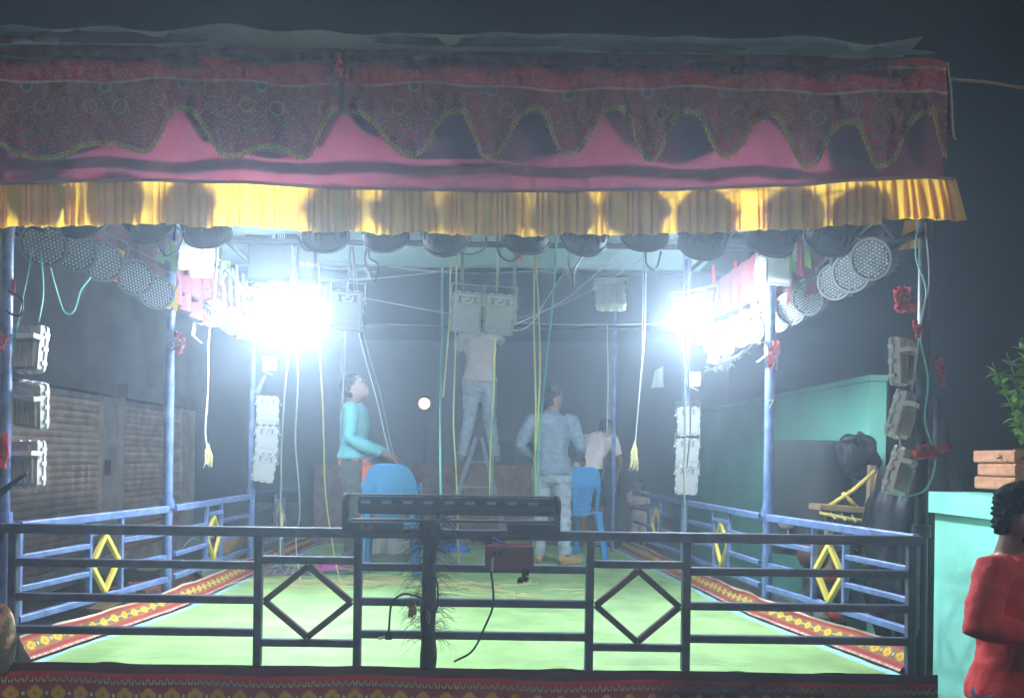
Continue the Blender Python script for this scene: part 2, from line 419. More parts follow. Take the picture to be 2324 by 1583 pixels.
# ------------------------------------------------------------------ side railings (blue with yellow diamonds)
def side_rail(sgn, y0, y1, v0, v1, label):
    t = thing('side_railing', label, 'railing', (sgn*sideX((y0+y1)/2), (y0+y1)/2, FL), group='blue side railings')
    A = lambda y, z: V((sgn*sideX(y), y, FL+z))
    D = .030
    MB().beam(A(y0, .655), A(y1, .655), .045, .045).build('top_rail', M_blue, t, True)
    MB().beam(A(y0, .195), A(y1, .195), .036, .036).build('bottom_rail', M_blue, t, True)
    for ya, yb in ((y0, v0), (v1, y1)):
        for z in (.50, .345): MB().beam(A(ya+.012, z), A(yb-.012, z), D, D).build('rail', M_blue, t, True)
    MB().beam(A(v0+.012, .57), A(v1-.012, .57), D, D).build('short_rail', M_blue, t, True)
    for y in (v0, v1) + ((y0,) if y0 < 4 else ()): MB().beam(A(y, .212), A(y, .632), D, D, (0, 1, 0)).build('upright', M_blue, t, True)
    vm = (v0+v1)/2; k = [A(v0+.02, .39), A(vm, .55), A(v1-.02, .39), A(vm, .225)]
    for q in range(4): MB().beam(k[q], k[(q+1) % 4], .030, .026, (1, 0, 0)).build('diamond_bar', M_yellowp, t, True)
    return t
for sgn, nm in ((-1, 'shutters'), (1, 'turquoise house')):
    side_rail(sgn, 3.785, 5.05, 4.30, 4.58, 'nearest blue railing section with yellow diamond by the %s' % nm)
    side_rail(sgn, 5.15, 6.68, 5.72, 6.02, 'middle blue railing section with yellow diamond by the %s' % nm)
    side_rail(sgn, 6.80, 8.45, 7.45, 7.78, 'farthest blue railing section by the %s' % nm)

# ------------------------------------------------------------------ poles and canopy frame
def pole(x, y, r, m, label, top=3.5):
    t = thing('canopy_pole', label, 'pole', (x, y, 0), group='canopy poles')
    MB().lathe([(r, 0), (r, top)], axis='Z', n=18).build('pipe', m, t, smooth=True)
    MB().box((0, 0, .01), (.16, .16, .02)).build('base_plate', M_dark, t)
    MB().lathe([(0, 1.36), (r+.012, 1.36), (r+.012, 1.42), (0, 1.42)], axis='Z', n=14).build('clamp', m, t)
    return t
PL = {}
PL['fl'] = pole(P(8, 900, 3.80).x, 3.82, .026, M_blue, 'blue pole at the picture edge carrying three flood lights by the shutters')
PL['fr'] = pole(P(2098, 1000, 3.82).x, 3.84, .030, M_dark, 'dark corner pole wrapped in green wires beside the mint wall')
PL['ml'] = pole(-sideX(5.1)-.02, 5.1, .031, M_blue, 'bright blue pole halfway along the railing by the shutters')
PL['mr'] = pole(sideX(5.1)+.02, 5.1, .031, M_blue, 'blue pole marked with a white 7 by the turquoise house')
PL['bl'] = pole(-sideX(6.75), 6.75, .03, M_blue, 'far pole carrying three white flood lights by the shutters')
PL['br'] = pole(sideX(6.75), 6.75, .03, M_blue, 'far pole carrying three white flood lights by the turquoise house')
PL['b2'] = pole(1.60, 8.5, .022, M_blue, 'thin pole at the back corner behind the man in white')
me7 = text_mesh('7', .085); me7.materials.append(M_white)
o7 = bpy.data.objects.new('painted_number', me7); col.objects.link(o7); o7.parent = PL['mr']
o7.location = (-.004, -.0335, 2.10); o7.rotation_euler = (R(90), 0, 0)
cf = thing('pipe_scaffold', 'dark pipe frame holding up the canopy roof', 'frame', (0, 5.3, 2.8))
for y, z in ((3.9, 3.62), (4.9, 3.56), (6.2, 3.44), (7.0, 3.42)): MB().tube([(-2.3, y, z), (2.3, y, z)], .024, 10).build('cross_pipe', M_dark, cf, True, smooth=True)
for sgn in (-1, 1):
    MB().tube([(sgn*2.22, 3.8, 3.66), (sgn*2.0, 7.05, 3.46)], .024, 10).build('eave_pipe', M_dark, cf, True, smooth=True)
    MB().tube([(sgn*sideX(3.82), 3.82, 2.86), (sgn*sideX(6.8), 6.8, 2.84)], .022, 10).build('side_pipe', M_dark, cf, True, smooth=True)
MB().tube([(-2.35, 3.89, 3.09), (2.35, 3.89, 3.09)], .024, 10).build('light_bar_pipe', M_dark, cf, True, smooth=True)
MB().tube([(-1.95, 6.8, 2.88), (1.95, 6.8, 2.88)], .016, 10).build('back_pipe', M_dark, cf, True, smooth=True)
for u in (1049, 1168): MB().tube([P(u, 560, 6.2), P(u, 735, 6.2)], .016, 8).build('drop_pipe', M_conc, cf, True, smooth=True)

# ------------------------------------------------------------------ roof tarpaulin
def tarp(a, b):
    Y = 3.58 + 3.55*b; x = -2.75 + 4.84*a
    z = 3.715 - .075*(Y-3.6) + .018*nz(x*1.1, Y*.9) + .012*nz(x*4, Y*2, 3)
    if b < .04: z += .03*nz(x*3, 7) - .02
    z -= max(0, -x-2.2)*.3
    return (x, Y, z)
MB().grid(150, 80, tarp).build('roof_tarpaulin', M_tarp, smooth=True, label='pale blue plastic tarpaulin stretched over the canopy roof', cat='tarpaulin')
def lip(u0, u1, v, hgt, label, m):
    MB().grid(60, 6, lambda a, b: P(u0+(u1-u0)*a, v(a) + hgt*math.sin(math.pi*a)**.5*(b-.5)*(1+.3*nz(a*9, b)), 3.60+.05*b+.03*nz(a*6, 2, u0))).build('plastic_sheet', m, smooth=True, label=label, cat='plastic sheet')
M_shine = mat('shiny_polythene', (.16, .20, .24), .25, var=.4, scale=4, trans=.3, bump=.5, bscale=8)
lip(-20, 480, lambda a: 80+10*a, 26, 'dark blue plastic roof sheet fold above the faded valance', M_shine)
lip(830, 1290, lambda a: 92+10*a, 20, 'crumpled clear plastic roof sheet over the middle of the canopy', M_shine)
lip(1270, 1700, lambda a: 106+6*a, 20, 'grey plastic roof sheet resting on the canopy edge', M_shine)
lip(1680, 2125, lambda a: 110+10*a, 22, 'light blue plastic roof sheet at the corner over the printed valance', mat('blue_polythene', (.20, .32, .38), .3, trans=.3, bump=.4, bscale=8))
def banner(a, b):
    return P(-15+150*a, 78+22*b - 12*a*(1-b), 3.63)
def banner_col(a, b):
    if a < .3: return (.6, .17, .08)
    if a < .62 and abs(b-.4-.5*(a-.3)) < .2: return (.32, .20, .12) if a > .5 else (.75, .72, .78)
    return (.55, .66, .60)
MB().grid(30, 8, banner, banner_col).build('torn_banner', M_cloth, label='torn printed banner scrap under the roof edge in the corner', cat='banner')

# ------------------------------------------------------------------ front cloths
def interp(x, pts):
    if x <= pts[0][0]: return pts[0][1]
    for (a, b), (c, d) in zip(pts, pts[1:]):
        if x <= c: t = (x-a)/(c-a); return b+(d-b)*(t*t*(3-2*t)*.8+.1*(1-math.cos(math.pi*t)))
    return pts[-1][1]
VT = [(0, 100), (400, 103), (760, 108), (1200, 118), (1600, 122), (2110, 128), (2150, 138)]
FT = [(-40, 416), (300, 408), (520, 413), (800, 427), (1160, 433), (1500, 430), (1800, 420), (1950, 408), (2100, 402), (2170, 406)]
def pinkpos(a, b):
    u = -45 + 2185*a; v = interp(u, VT)+4 + (interp(u, FT)+6-interp(u, VT)-4)*b
    return P(u, v, 3.775 + .012*math.sin(u*.021)+.012*nz(u*.02, b*1.5))
MB().grid(260, 30, pinkpos).build('pink_cloth', M_pink, smooth=True, label='long plain pink cloth hung behind the printed valance', cat='cloth')
def valance(u0, u1, lob0, per, name, label, edge):
    def vb(u):
        for (a, b), (c, d) in zip(edge, edge[1:]):
            if u <= c or c == edge[-1][0]:
                t = min(1, max(0, (u-a)/(c-a))); t = t*t*(3-2*t); t = .45*t+.55*t*t*(3-2*t); return b+(d-b)*t + 4*nz(u*.03, 3)
    def l1(u): return interp(u, VT) + 27 + 5*math.sin(u*.011)+3*math.sin(u*.031)
    def l2(u): return l1(u) + 54
    def pos(a, b):
        u = u0+(u1-u0)*a; vt = interp(u, VT) + 3; v = vt + (vb(u)-vt)*b
        curl = .03*max(0, b-.6)*nz(u*.03, 1)*4
        return P(u+3*nz(u*.05, v*.02), v, 3.705 + .014*math.sin(u*.035)*(.4+b) + curl + .010*nz(u*.05, v*.03))
    def colr(a, b):
        u = u0+(u1-u0)*a; vt = interp(u, VT)+3; v = vt+(vb(u)-vt)*b
        if abs(v-l1(u)) < 2.6 or abs(v-l2(u)) < 2.8: return (.62, .52, .42)
        e = vb(u)-v; slope = abs(vb(u+4)-vb(u-4))/8; e /= math.sqrt(1+slope*slope)
        if e < 4: return (.62, .42, .08) if (u*.20 % 1) < .6 else (.12, .09, .03)
        if e < 12: return (.50, .33, .07) if nz(u*.35, v*.35) > -.1 else (.10, .07, .03)
        if v < l1(u): return (.46, .04, .045)
        n1 = nz(u*.22, v*.22); n2 = nz(u*.07, v*.07, 5)
        if v < l2(u):
            return (.62, .30, .22) if n1 > .33 else ((.56, .05, .055) if n2 > -.2 else (.44, .04, .045))
        f = ((u-lob0)/per+.5) % 1 - .5; r = math.hypot(f*per, v-l2(u)-8)
        if r < 8: return (.09, .10, .09)
        if r < 18: return (.36, .25, .20) if 10 < r < 15 else (.20, .12, .10)
        if 27 < r < 31: return (.32, .10, .10)
        r3 = math.hypot(abs(f*per)-34, v-l2(u)-55)
        base = (.30, .07, .05)
        if abs(f*per) < 40 and e < 60 and n2 > .12: return (.45, .06, .06)
        if 14 < r3 < 18 or n1 > .30: return (.36, .20, .10)
        if n1 < -.35: return (.09, .07, .04)
        return base
    o = MB().grid(int((u1-u0)*.9), 160, pos, colr).build(name, M_cloth, smooth=True, label=label, cat='valance')
    # fringe tassels
    mb = MB(); u = u0
    while u < u1:
        p = P(u, vb(u)-1, 3.700+.014*math.sin(u*.035)*1.4); s = (vb(u+3)-vb(u-3))/6
        d = V((-.012*s/math.sqrt(1+s*s), 0, -.016/math.sqrt(1+s*s)))
        mb.tube([p, p+d*.6, p+d], .0017, 4); u += 7
    tag(mb.build('fringe', mat('dull_gold', (.38, .27, .06), .8), o, True), kind='stuff')
    return o
M_back = mat('dark_backing_cloth', (.07, .025, .03), .9, var=.3)
SW = [(-45, 330), (150, 374), (330, 345), (412, 266), (480, 345), (610, 374), (720, 352), (772, 285), (830, 330), (960, 374), (1180, 386), (1300, 352), (1374, 285), (1430, 350), (1520, 387), (1650, 352), (1730, 296), (1800, 352), (1862, 340), (1878, 410), (2140, 408)]
MB().grid(420, 10, lambda a, b: P(-45+2185*a, interp(-45+2185*a, VT)+6 + (interp(-45+2185*a, SW)-interp(-45+2185*a, VT)-6)*b, 3.815+.010*nz(a*30, b*2))).build('backing_cloth', M_back, smooth=True,
    label='dark swagged cloth hung behind the pink one', cat='cloth')
valance(782, 2148, 940, 176, 'scalloped_valance', 'maroon printed valance with scalloped fringed edge, the long clear one',
        [(782, 250), (790, 258), (936, 356), (1036, 256), (1106, 362), (1214, 252), (1288, 356), (1396, 250), (1474, 366), (1562, 258), (1646, 358), (1745, 268), (1832, 381), (1925, 279), (2000, 383), (2104, 260), (2150, 362)])
valance(-45, 770, 60, 178, 'scalloped_valance', 'hazy printed valance with scalloped edge above the shutters side',
        [(-45, 320), (90, 364), (240, 330), (330, 348), (412, 250), (520, 360), (610, 338), (690, 362), (768, 252)])
def frillpos(a, b):
    u = -45 + 2213*a; top = interp(u, FT); ph = u*2*math.pi/21 + 2.2*nz(u*.03)*3
    fl = b**.7
    v = top + (101 + 7*nz(u*.012, 9) - (6 if u > 2000 else 0))*b + 2.0*math.sin(ph*.5)*b
    return P(u + (24*b*max(0, (u-2020)/150)) + 3*math.sin(ph+1.2)*fl, v, 3.735 + .016*math.sin(ph)*(.25+fl) - .012*b + .02*nz(u*.02, b)*b)
MB().grid(1300, 16, frillpos).build('yellow_frill', M_frill, smooth=True, label='gathered golden yellow frill running along the whole canopy front', cat='frill')
MB().grid(500, 2, lambda a, b: P(-45+2210*a, interp(-45+2210*a, FT)-4+8*b, 3.722+.004*b)).build('frill_tape', mat('dull_tape', (.30, .13, .10), .8), smooth=True, label='narrow dark tape stitched along the top of the yellow frill', cat='tape')
MB().grid(8, 24, lambda a, b: P(756+22*a+8*b*(1-a), 122+55*b, 3.66+.02*nz(a*3, b*4))).build('pink_ribbon', mat('bright_pink', (.80, .20, .24), .8, trans=.4), smooth=True, label='short bright pink ribbon hanging where the two valances meet', cat='ribbon')
def scrap(name, uv, Y, m, label, cat='cloth', nx=6, ny=14, wob=.05):
    """a hanging piece of cloth between four corners (tl, tr, br, bl)"""
    def pos(a, b):
        t = V(uv[0])*(1-a)+V(uv[1])*a; d = V(uv[3])*(1-a)+V(uv[2])*a; q = t*(1-b)+d*b
        return P(q.x+3*nz(q.y*.05, a*4, Y)*b, q.y, Y + wob*nz(a*2.5, b*1.5, q.x*.01) + wob*.5*math.sin(a*9)*b)
    return MB().grid(nx, ny, pos).build(name, m, smooth=True, label=label, cat=cat)
scrap('yellow_cloth', [(2052, 500, 0), (2098, 500, 0), (2090, 562, 0), (2040, 568, 0)], 3.95, M_frill, 'folded yellow cloth end hanging beside the dark corner pole')
scrap('yellow_cloth', [(10, 505, 0), (36, 505, 0), (34, 542, 0), (10, 542, 0)], 3.95, M_frill, 'small yellow cloth scrap by the blue pole at the picture edge')
for i, uv in enumerate([[(262, 560), (284, 572), (262, 640), (228, 625)], [(355, 640), (404, 650), (402, 706), (340, 690)]]):
    scrap('yellow_cloth', [(*p, 0) for p in uv], 4.55+.5*i, M_frill, 'yellow cloth piece behind the %s par lights by the shutters' % ('near' if i == 0 else 'far'))
for i, uv in enumerate([[(1868, 620), (1925, 610), (1932, 672), (1895, 670)]]):
    scrap('yellow_cloth', [(*p, 0) for p in uv], 4.75, M_frill, 'crumpled yellow cloth behind the par lights by the turquoise house')
# side curtains hung along the side pipes
for sgn, nm, y0, y1 in ((-1, 'shutters', 4.05, 6.7), (1, 'turquoise house', 4.6, 6.7)):
    def sc_pos(a, b):
        Y = y0+(y1-y0)*a; ph = Y*34+2*nz(Y*3)
        return (sgn*(sideX(Y)+.06+.02*math.sin(ph)*(.3+b)), Y, 3.22 - .06*a - (.46+.05*nz(Y*2))*b)
    MB().grid(240, 8, sc_pos).build('side_curtain', M_maroon, smooth=True, label='pleated maroon side curtain under the roof towards the %s' % nm, cat='curtain')
M_lime = mat('lime_ribbon', (.30, .62, .12), .7, trans=.4); M_redrib = mat('red_ribbon', (.72, .07, .05), .7, trans=.4)
M_pale = mat('pale_ribbon', (.42, .44, .40), .7, trans=.4)
rb = random.Random(11)
RIB = [(1618, 600, 90, 'r'), (1640, 655, 70, 'g'), (1668, 590, 55, 'r'), (1682, 640, 70, 'g'), (1706, 655, 40, 'g'), (1722, 560, 40, 'w'), (1795, 560, 60, 'g'), (1812, 545, 85, 'r'), (1830, 550, 60, 'g'),
       (1655, 730, 60, 'w'), (1690, 720, 50, 'g'), (1712, 730, 40, 'w'), (378, 535, 60, 'g'), (392, 545, 75, 'g'), (362, 560, 40, 'g'), (500, 560, 90, 'w'), (520, 590, 100, 'g'), (537, 600, 100, 'w'), (552, 620, 90, 'g'), (508, 640, 60, 'w')]
for i, (u, v, h, c) in enumerate(RIB):
    Yd = interp(u, [(360, 4.9), (560, 6.5), (1600, 6.6), (1850, 4.7)]) - .12
    m = {'r': M_redrib, 'g': M_lime, 'w': M_pale}[c]; wd = 9 if u > 1700 or u < 420 else 6
    side = 'shutters' if u < 1000 else 'turquoise house'
    n_ = sum(1 for q in RIB[:i] if q[3] == c and (q[0] < 1000) == (u < 1000))
    scrap('ribbon', [(u-wd/2, v, 0), (u+wd/2, v+2, 0), (u+wd+2, v+h, 0), (u-3, v+h-6, 0)], Yd, m,
          'narrow %s ribbon hanging from the side pipe, %s of its colour by the %s' % ({'r': 'red', 'g': 'green', 'w': 'pale'}[c], ORD[n_], side), 'ribbon', 2, 10, .03)

# ================================================================== LIGHTS
def round_rect(w_, h_, r, n=5):
    out = []
    for cx, cz, a0 in ((w_/2-r, h_/2-r, 0), (-w_/2+r, h_/2-r, 90), (-w_/2+r, -h_/2+r, 180), (w_/2-r, -h_/2+r, 270)):
        for k in range(n): a = R(a0+90*k/(n-1)); out.append((cx+r*math.cos(a), cz+r*math.sin(a)))
    return out
def prism(mb, outline, y0, y1, inner=None):
    i = len(mb.v); n = len(outline)
    mb.v += [V((x, y0, z)) for x, z in outline] + [V((x, y1, z)) for x, z in outline]
    for k in range(n): mb.f.append((i+k, i+(k+1) % n, i+n+(k+1) % n, i+n+k))
    if inner is None:
        mb.f.append(tuple(i+k for k in range(n-1, -1, -1))); mb.f.append(tuple(i+n+k for k in range(n)))
    else:
        j = len(mb.v); mb.v += [V((x, y0, z)) for x, z in inner] + [V((x, y1, z)) for x, z in inner]
        for k in range(n):
            q = (k+1) % n
            mb.f.append((i+q, i+k, j+k, j+q)); mb.f.append((i+n+k, i+n+q, j+n+q, j+n+k)); mb.f.append((j+q, j+k, j+n+k, j+n+q))
    return mb
FW, FH = .186, .245
def make_flood(lit, body, frame, bracket_up, signed):
    t = bpy.data.objects.new('flood_light', None); t.empty_display_size = .1
    col.objects.link(t)
    prism(MB(), round_rect(FW-.012, FH-.012, .014), -.012, .028).build('housing', body, t)
    prism(MB(), round_rect(FW, FH, .018), -.024, -.010, round_rect(FW-.026, FH-.026, .008)).build('bezel', frame, t)
    prism(MB(), round_rect(FW-.027, FH-.027, .008), -.0165, -.0125).build('led_board', lit or (M_dimp if body is M_dimw else M_panel), t)
    fin = MB()
    for k in range(7): fin.box((-.066+.022*k, .037, -.035), (.006, .018, .13))
    fin.build('cooling_fin_block', body, t)
    MB().box((0, .040, .07), (.10, .024, .05)).build('driver_box', body, t)
    cl = MB()
    for x in (-.055, 0, .055):
        for z in (-FH/2+.002, FH/2-.002): cl.box((x, -.012, z), (.02, .030, .008))
    for z in (-.075, 0, .075):
        for x in (-FW/2+.002, FW/2-.002): cl.box((x, -.012, z), (.008, .030, .02))
    tag(cl.build('clip_set', M_clip, t), kind='stuff')
    bz = .05
    br = MB()
    for x in (-1, 1): br.beam((x*(FW/2+.008), .0, bz), (x*(FW/2+.008), .085 if not bracket_up else .012, bz+(.0 if not bracket_up else .115)), .005, .024, (1, 0, 0) if False else (0, 0, 1) if not bracket_up else (0, 1, 0))
    if bracket_up: br.beam((-FW/2-.010, .012, bz+.115), (FW/2+.010, .012, bz+.115), .024, .005)
    else: br.beam((-FW/2-.010, .085, bz), (FW/2+.010, .085, bz), .005, .024)
    br = br.build('bracket', frame, t)
    for x in (-1, 1): MB().lathe([(0, x*.004), (.009, x*.004), (.009, -x*.006), (0, -x*.006)], (x*(FW/2+.014), 0, bz), 'X', 10).build('bolt', M_clip, br)
    if signed:
        pr = MB()
        for x in (-.045, .045):
            pr.box((x, -.0170, .077), (.016, .001, .034)); pr.box((x, -.0172, .094), (.030, .001, .005)); pr.box((x, -.0172, .059), (.034, .001, .004))
        pr.box((-.022, -.0170, .092), (.018, .001, .005)); pr.box((.02, -.0170, .092), (.020, .001, .005))
        for k in range(9):
            a = -2.5+.36*k; pr.box((.004+.016*math.cos(a), -.0170, .075+.010*math.sin(a)+.0015*k), (.007, .001, .005))
        pr.box((.004, -.0170, .074), (.010, .001, .008)); pr.box((0, -.0170, .046), (FW-.05, .001, .002))
        pr.build('printed_marks', M_print2 if body is M_dimw else M_print, t)
        dots = MB()
        for i in range(8):
            for j in range(7): dots.box((-.058+.0166*i, -.0168, .030-.019*j), (.0105, .0008, .0025))
        dots.build('led_row_lines', mat('pale_grey_print', (.62, .62, .65), .6) if body is not M_dimw else M_greycast, t)
    return t
protos = {}
def flood(kind, loc, d, roll, label, scale=1.0):
    if kind not in protos:
        protos[kind] = make_flood({'lit': M_lit, 'lit2': M_lit2, 'lit3': M_lit3}.get(kind), {'lit': M_greycast, 'lit2': M_greycast, 'lit3': M_greycast, 'white': M_white, 'aged': M_dimw, 'grey': M_greycast, 'beige': M_beigecast}[kind],
                                  {'lit': M_white, 'lit2': M_white, 'lit3': M_white, 'white': M_white, 'aged': M_dimw, 'grey': M_white, 'beige': M_beigecast}[kind], kind[:3] in ('lit', 'whi', 'age'), kind in ('white', 'aged'))
        t = protos[kind]
    else: t = copy_tree(protos[kind])
    t.matrix_basis = Matrix.Translation(loc) @ face_quat(d, roll).to_matrix().to_4x4() @ Matrix.Scale(scale, 4)
    return tag(t, label, 'flood light', 'rectangular LED flood lights')
YL = 5.0
flood('lit', P(617, 702, YL), (.10, -.78, -.6), R(2), 'glaring lit flood light hanging on the shutters side, outer of two')
flood('lit', P(700, 704, YL-.02), (.10, -.78, -.6), R(3), 'glaring lit flood light hanging next to the unlit white one')
flood('lit2', P(1562, 716, YL), (-.10, -.78, -.6), R(-6), 'glaring lit flood light hanging on the turquoise house side')
flood('lit3', P(652, 690, YL+.14), (-.42, .74, -.45), R(0), 'added unseen lit flood light behind the glaring pair, turned towards the stage back')  # inferred, not seen: this pair is added to light the people and walls
flood('lit3', P(1590, 700, YL+.14), (.55, .66, -.45), R(5), 'added unseen lit flood light behind the single glaring one, turned towards the stage back')
flood('white', P(789, 705, 4.65), (.05, -.95, -.32), R(2), 'bright white unlit flood light hanging beside the lit pair')
flood('white', P(1058, 708, 4.72), (.02, -.95, -.28), R(4), 'white flood light hanging at centre, the one by the green cable')
flood('white', P(1132, 713, 4.70), (.02, -.95, -.28), R(3), 'white flood light hanging at centre, neighbour with the lower corner')
flood('beige', P(1385, 668, 4.9), (.05, .75, -.5), R(0), 'small flood light hanging alone with its back turned')
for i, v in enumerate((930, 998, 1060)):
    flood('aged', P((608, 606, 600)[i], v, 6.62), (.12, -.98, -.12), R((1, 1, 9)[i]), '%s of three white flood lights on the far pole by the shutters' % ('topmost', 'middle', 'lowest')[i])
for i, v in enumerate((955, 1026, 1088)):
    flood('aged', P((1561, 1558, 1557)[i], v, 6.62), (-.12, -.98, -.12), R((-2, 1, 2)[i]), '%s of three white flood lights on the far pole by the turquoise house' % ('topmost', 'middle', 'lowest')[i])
for i, v in enumerate((792, 918, 1052)):
    flood('grey', P((66, 70, 62)[i], v, 3.95), ((.22, .95, -.1), (.25, .93, .15), (.22, .97, -.05))[i], R((0, -8, 2)[i]), '%s of three grey flood lights on the blue pole at the picture edge' % ('topmost', 'middle', 'lowest')[i], .98)
for i, v in enumerate((820, 940, 1068)):
    flood('beige', P((2045, 2045, 2040)[i], v, 3.92), ((-.62, .78, -.02), (-.62, .75, .2), (-.60, .76, .2))[i], R((2, -8, -10)[i]), '%s of three beige flood lights on the dark corner pole' % ('topmost', 'middle', 'lowest')[i], .98)
for i, (u, v) in enumerate(((430, 570), (456, 590))):
    flood('white', P(u, v, 5.15+.25*i), (.75, -.55, -.35), R(-12), 'white flood light tied under the side curtain by the shutters, %s of a pair' % ('nearer', 'farther')[i], .95)
for i, (u, v) in enumerate(((1770, 605), (1745, 620))):
    flood('white', P(u, v, 4.95+.2*i), (-.75, -.55, -.35), R(14), 'white flood light tied under the side curtain by the turquoise house, %s of a pair' % ('nearer', 'farther')[i], .95)
for u, v, sg, lab in ((445, 752, 1, 'shutters'), (1732, 795, -1, 'turquoise house')):
    t = thing('lamp_bracket', 'empty white lamp bracket on the middle pole by the %s' % lab, 'bracket', P(u, v, 5.1))
    MB().beam((sg*.03, 0, .05), (-sg*.012, 0, .06), .05, .006).build('upper_arm', M_white, t)
    MB().beam((-sg*.012, 0, .062), (-sg*.022, 0, -.03), .006, .05, (0, 1, 0)).build('back_plate', M_white, t)
    MB().beam((-sg*.022, 0, -.028), (sg*.035, 0, -.075), .05, .006).build('lower_arm', M_white, t)

# par cans
PR = .108
def make_par(face_mat, body, leds):
    t = bpy.data.objects.new('par_light', None); t.empty_display_size = .1; col.objects.link(t)
    MB().lathe([(0, .060), (.05, .057), (.085, .044), (.103, .02), (PR, -.01), (PR, -.062), (PR+.006, -.064), (PR+.006, -.078), (PR-.006, -.078), (PR-.006, -.070)]).build('can', body, t, smooth=False)
    MB().lathe([(PR-.005, -.068), (0, -.068)]).build('lens_plate', M_lensbed, t)
    mb = MB(); sp = .0195
    for i in range(-6, 7):
        for j in range(-6, 7):
            x, z = (i + .5*(j % 2))*sp, j*sp*.88
            if math.hypot(x, z) < PR-.014: mb.lathe([(.0072, -.068), (.0066, -.0745), (.0025, -.0775), (0, -.0775)], (x, 0, z), 'Y', 7)
    tag(mb.build('led_lens_array', face_mat, t, smooth=True), kind='stuff')
    fin = MB()
    for k in range(22):
        a = 2*math.pi*k/22; q = Quaternion((0, 1, 0), -a)
        fin.box(V(((PR-.004)*math.cos(a), .010, (PR-.004)*math.sin(a))), (.020, .050, .0035), q)
    fin.build('cooling_fin_ring', body, t)
    yk = MB(); e = PR+.007; pts = [(-e, 0, 0), (-e, 0, .12), (-PR+.02, 0, .155), (PR-.02, 0, .155), (e, 0, .12), (e, 0, 0)]
    for a, b in zip(pts, pts[1:]): yk.beam(a, b, .005 if abs(a[0]-b[0]) < .001 else .024, .024 if abs(a[0]-b[0]) < .001 else .005, (0, 1, 0) if abs(a[0]-b[0]) < .001 else (0, 0, 1))
    yk = yk.build('yoke', body, t)
    for x in (-1, 1): MB().lathe([(0, -x*.004), (.014, -x*.004), (.015, x*.008), (0, x*.008)], (x*(PR+.010), 0, 0), 'X', 10).build('knob', M_parblack, yk)
    MB().box((0, .065, -.03), (.05, .03, .035)).build('plug_socket', M_parblack, t)
    return t
def par(kind, loc, d, roll, s, label, group):
    if kind not in protos: protos[kind] = t = make_par(M_lens, M_parblack if kind == 'pb' else M_pargrey, True)
    else: t = copy_tree(protos[kind])
    t.matrix_basis = Matrix.Translation(loc) @ face_quat(d, roll).to_matrix().to_4x4() @ Matrix.Scale(s, 4)
    return tag(t, label, 'stage light', group)
FP = [(178, 476), (330, 488), (464, 500), (738, 508), (871, 510), (1008, 516), (1196, 515), (1331, 516), (1466, 508), (1600, 525), (1760, 522), (1892, 518)]
for i, (u, v) in enumerate(FP):
    par('pb', P(u, v, 3.885 + .012*math.sin(i*2.1)), (.1*math.sin(i*1.7), .80, -.60+.12*math.sin(i*2.9)), R(4*math.sin(i*3)), 1.08, 'black round par light behind the yellow frill, %s from the shutters side' % ORD[i], 'par lights behind the yellow frill')
LP_ = [(96, 552, 4.0, 1.0), (166, 566, 4.2, 1.0), (229, 590, 4.42, 1.0), (303, 626, 4.75, .95), (352, 660, 4.98, .95), (478, 706, 5.9, .95), (520, 722, 6.2, .95), (552, 738, 6.45, .95)]
for i, (u, v, Y, s) in enumerate(LP_):
    par('pg', P(u, v, Y), (.52, -.78, -.36), R(18), s, 'grey par light on the side pipe by the shutters, %s from front' % ORD[i], 'par lights along the side pipes')
RP_ = [(1992, 582, 4.12, 1.0), (1947, 612, 4.35, 1.0), (1908, 634, 4.55, .95), (1846, 672, 4.85, .95), (1808, 694, 5.05, .95), (1776, 712, 5.2, .95), (1718, 740, 5.6, .95), (1690, 752, 5.85, .95), (1655, 775, 6.2, .95), (1630, 785, 6.45, .95)]
for i, (u, v, Y, s) in enumerate(RP_):
    par('pg', P(u, v, Y), (-.80, -.50, -.34), R(-24), s, 'grey par light on the side pipe by the turquoise house, %s from front' % ORD[i], 'par lights along the side pipes')

# lamp far behind
sb = P(963, 912, 16)
t = thing('street_lamp', 'small warm street lamp glowing far behind the stage', 'street lamp', (sb.x, 16.1, 0))
MB().tube([(sb.x, 16.1, 0), (sb.x, 16.1, sb.z+.25)], .022, 10).build('pole', M_dark, t, True)
MB().tube([(sb.x, 16.1, sb.z+.2), (sb.x, 15.98, sb.z+.17)], .02, 8).build('arm', M_dark, t, True)
MB().lathe([(.02, .17), (.12, .12), (.14, .08)], (sb.x, 15.98, sb.z), 'Z', 16).build('shade', M_dark, t, True)
MB().ball((sb.x, 15.96, sb.z-.03), .12).build('bulb', mat('warm_bulb', (1, .70, .36), .5, var=0, emit=2.0), t, True, smooth=True)

# dark case with chalk writing hanging under the roof, and the wires
cs = thing('equipment_case', 'dark hanging equipment case with chalk marks under the roof', 'case', P(640, 560, 6.3))
MB().beam(P(562, 538, 6.3), P(675, 540, 6.3), .06, .055).build('top_rail', M_dark, cs, True)
MB().box(P(645, 598, 6.45), (.54, .22, .30)).build('case_body', M_dark, cs, True)
for tx, u, v, s, Y in (('4 IIII', 632, 538, .065, 6.265), ('D IIreo', 700, 600, .05, 6.33)):
    me = text_mesh(tx, s); me.materials.append(M_white)
    o = bpy.data.objects.new('chalk_marks', me); col.objects.link(o); o.parent = cs
    o.location = winv(cs) @ P(u, v, Y); o.rotation_euler = (R(90), ROLL, 0)

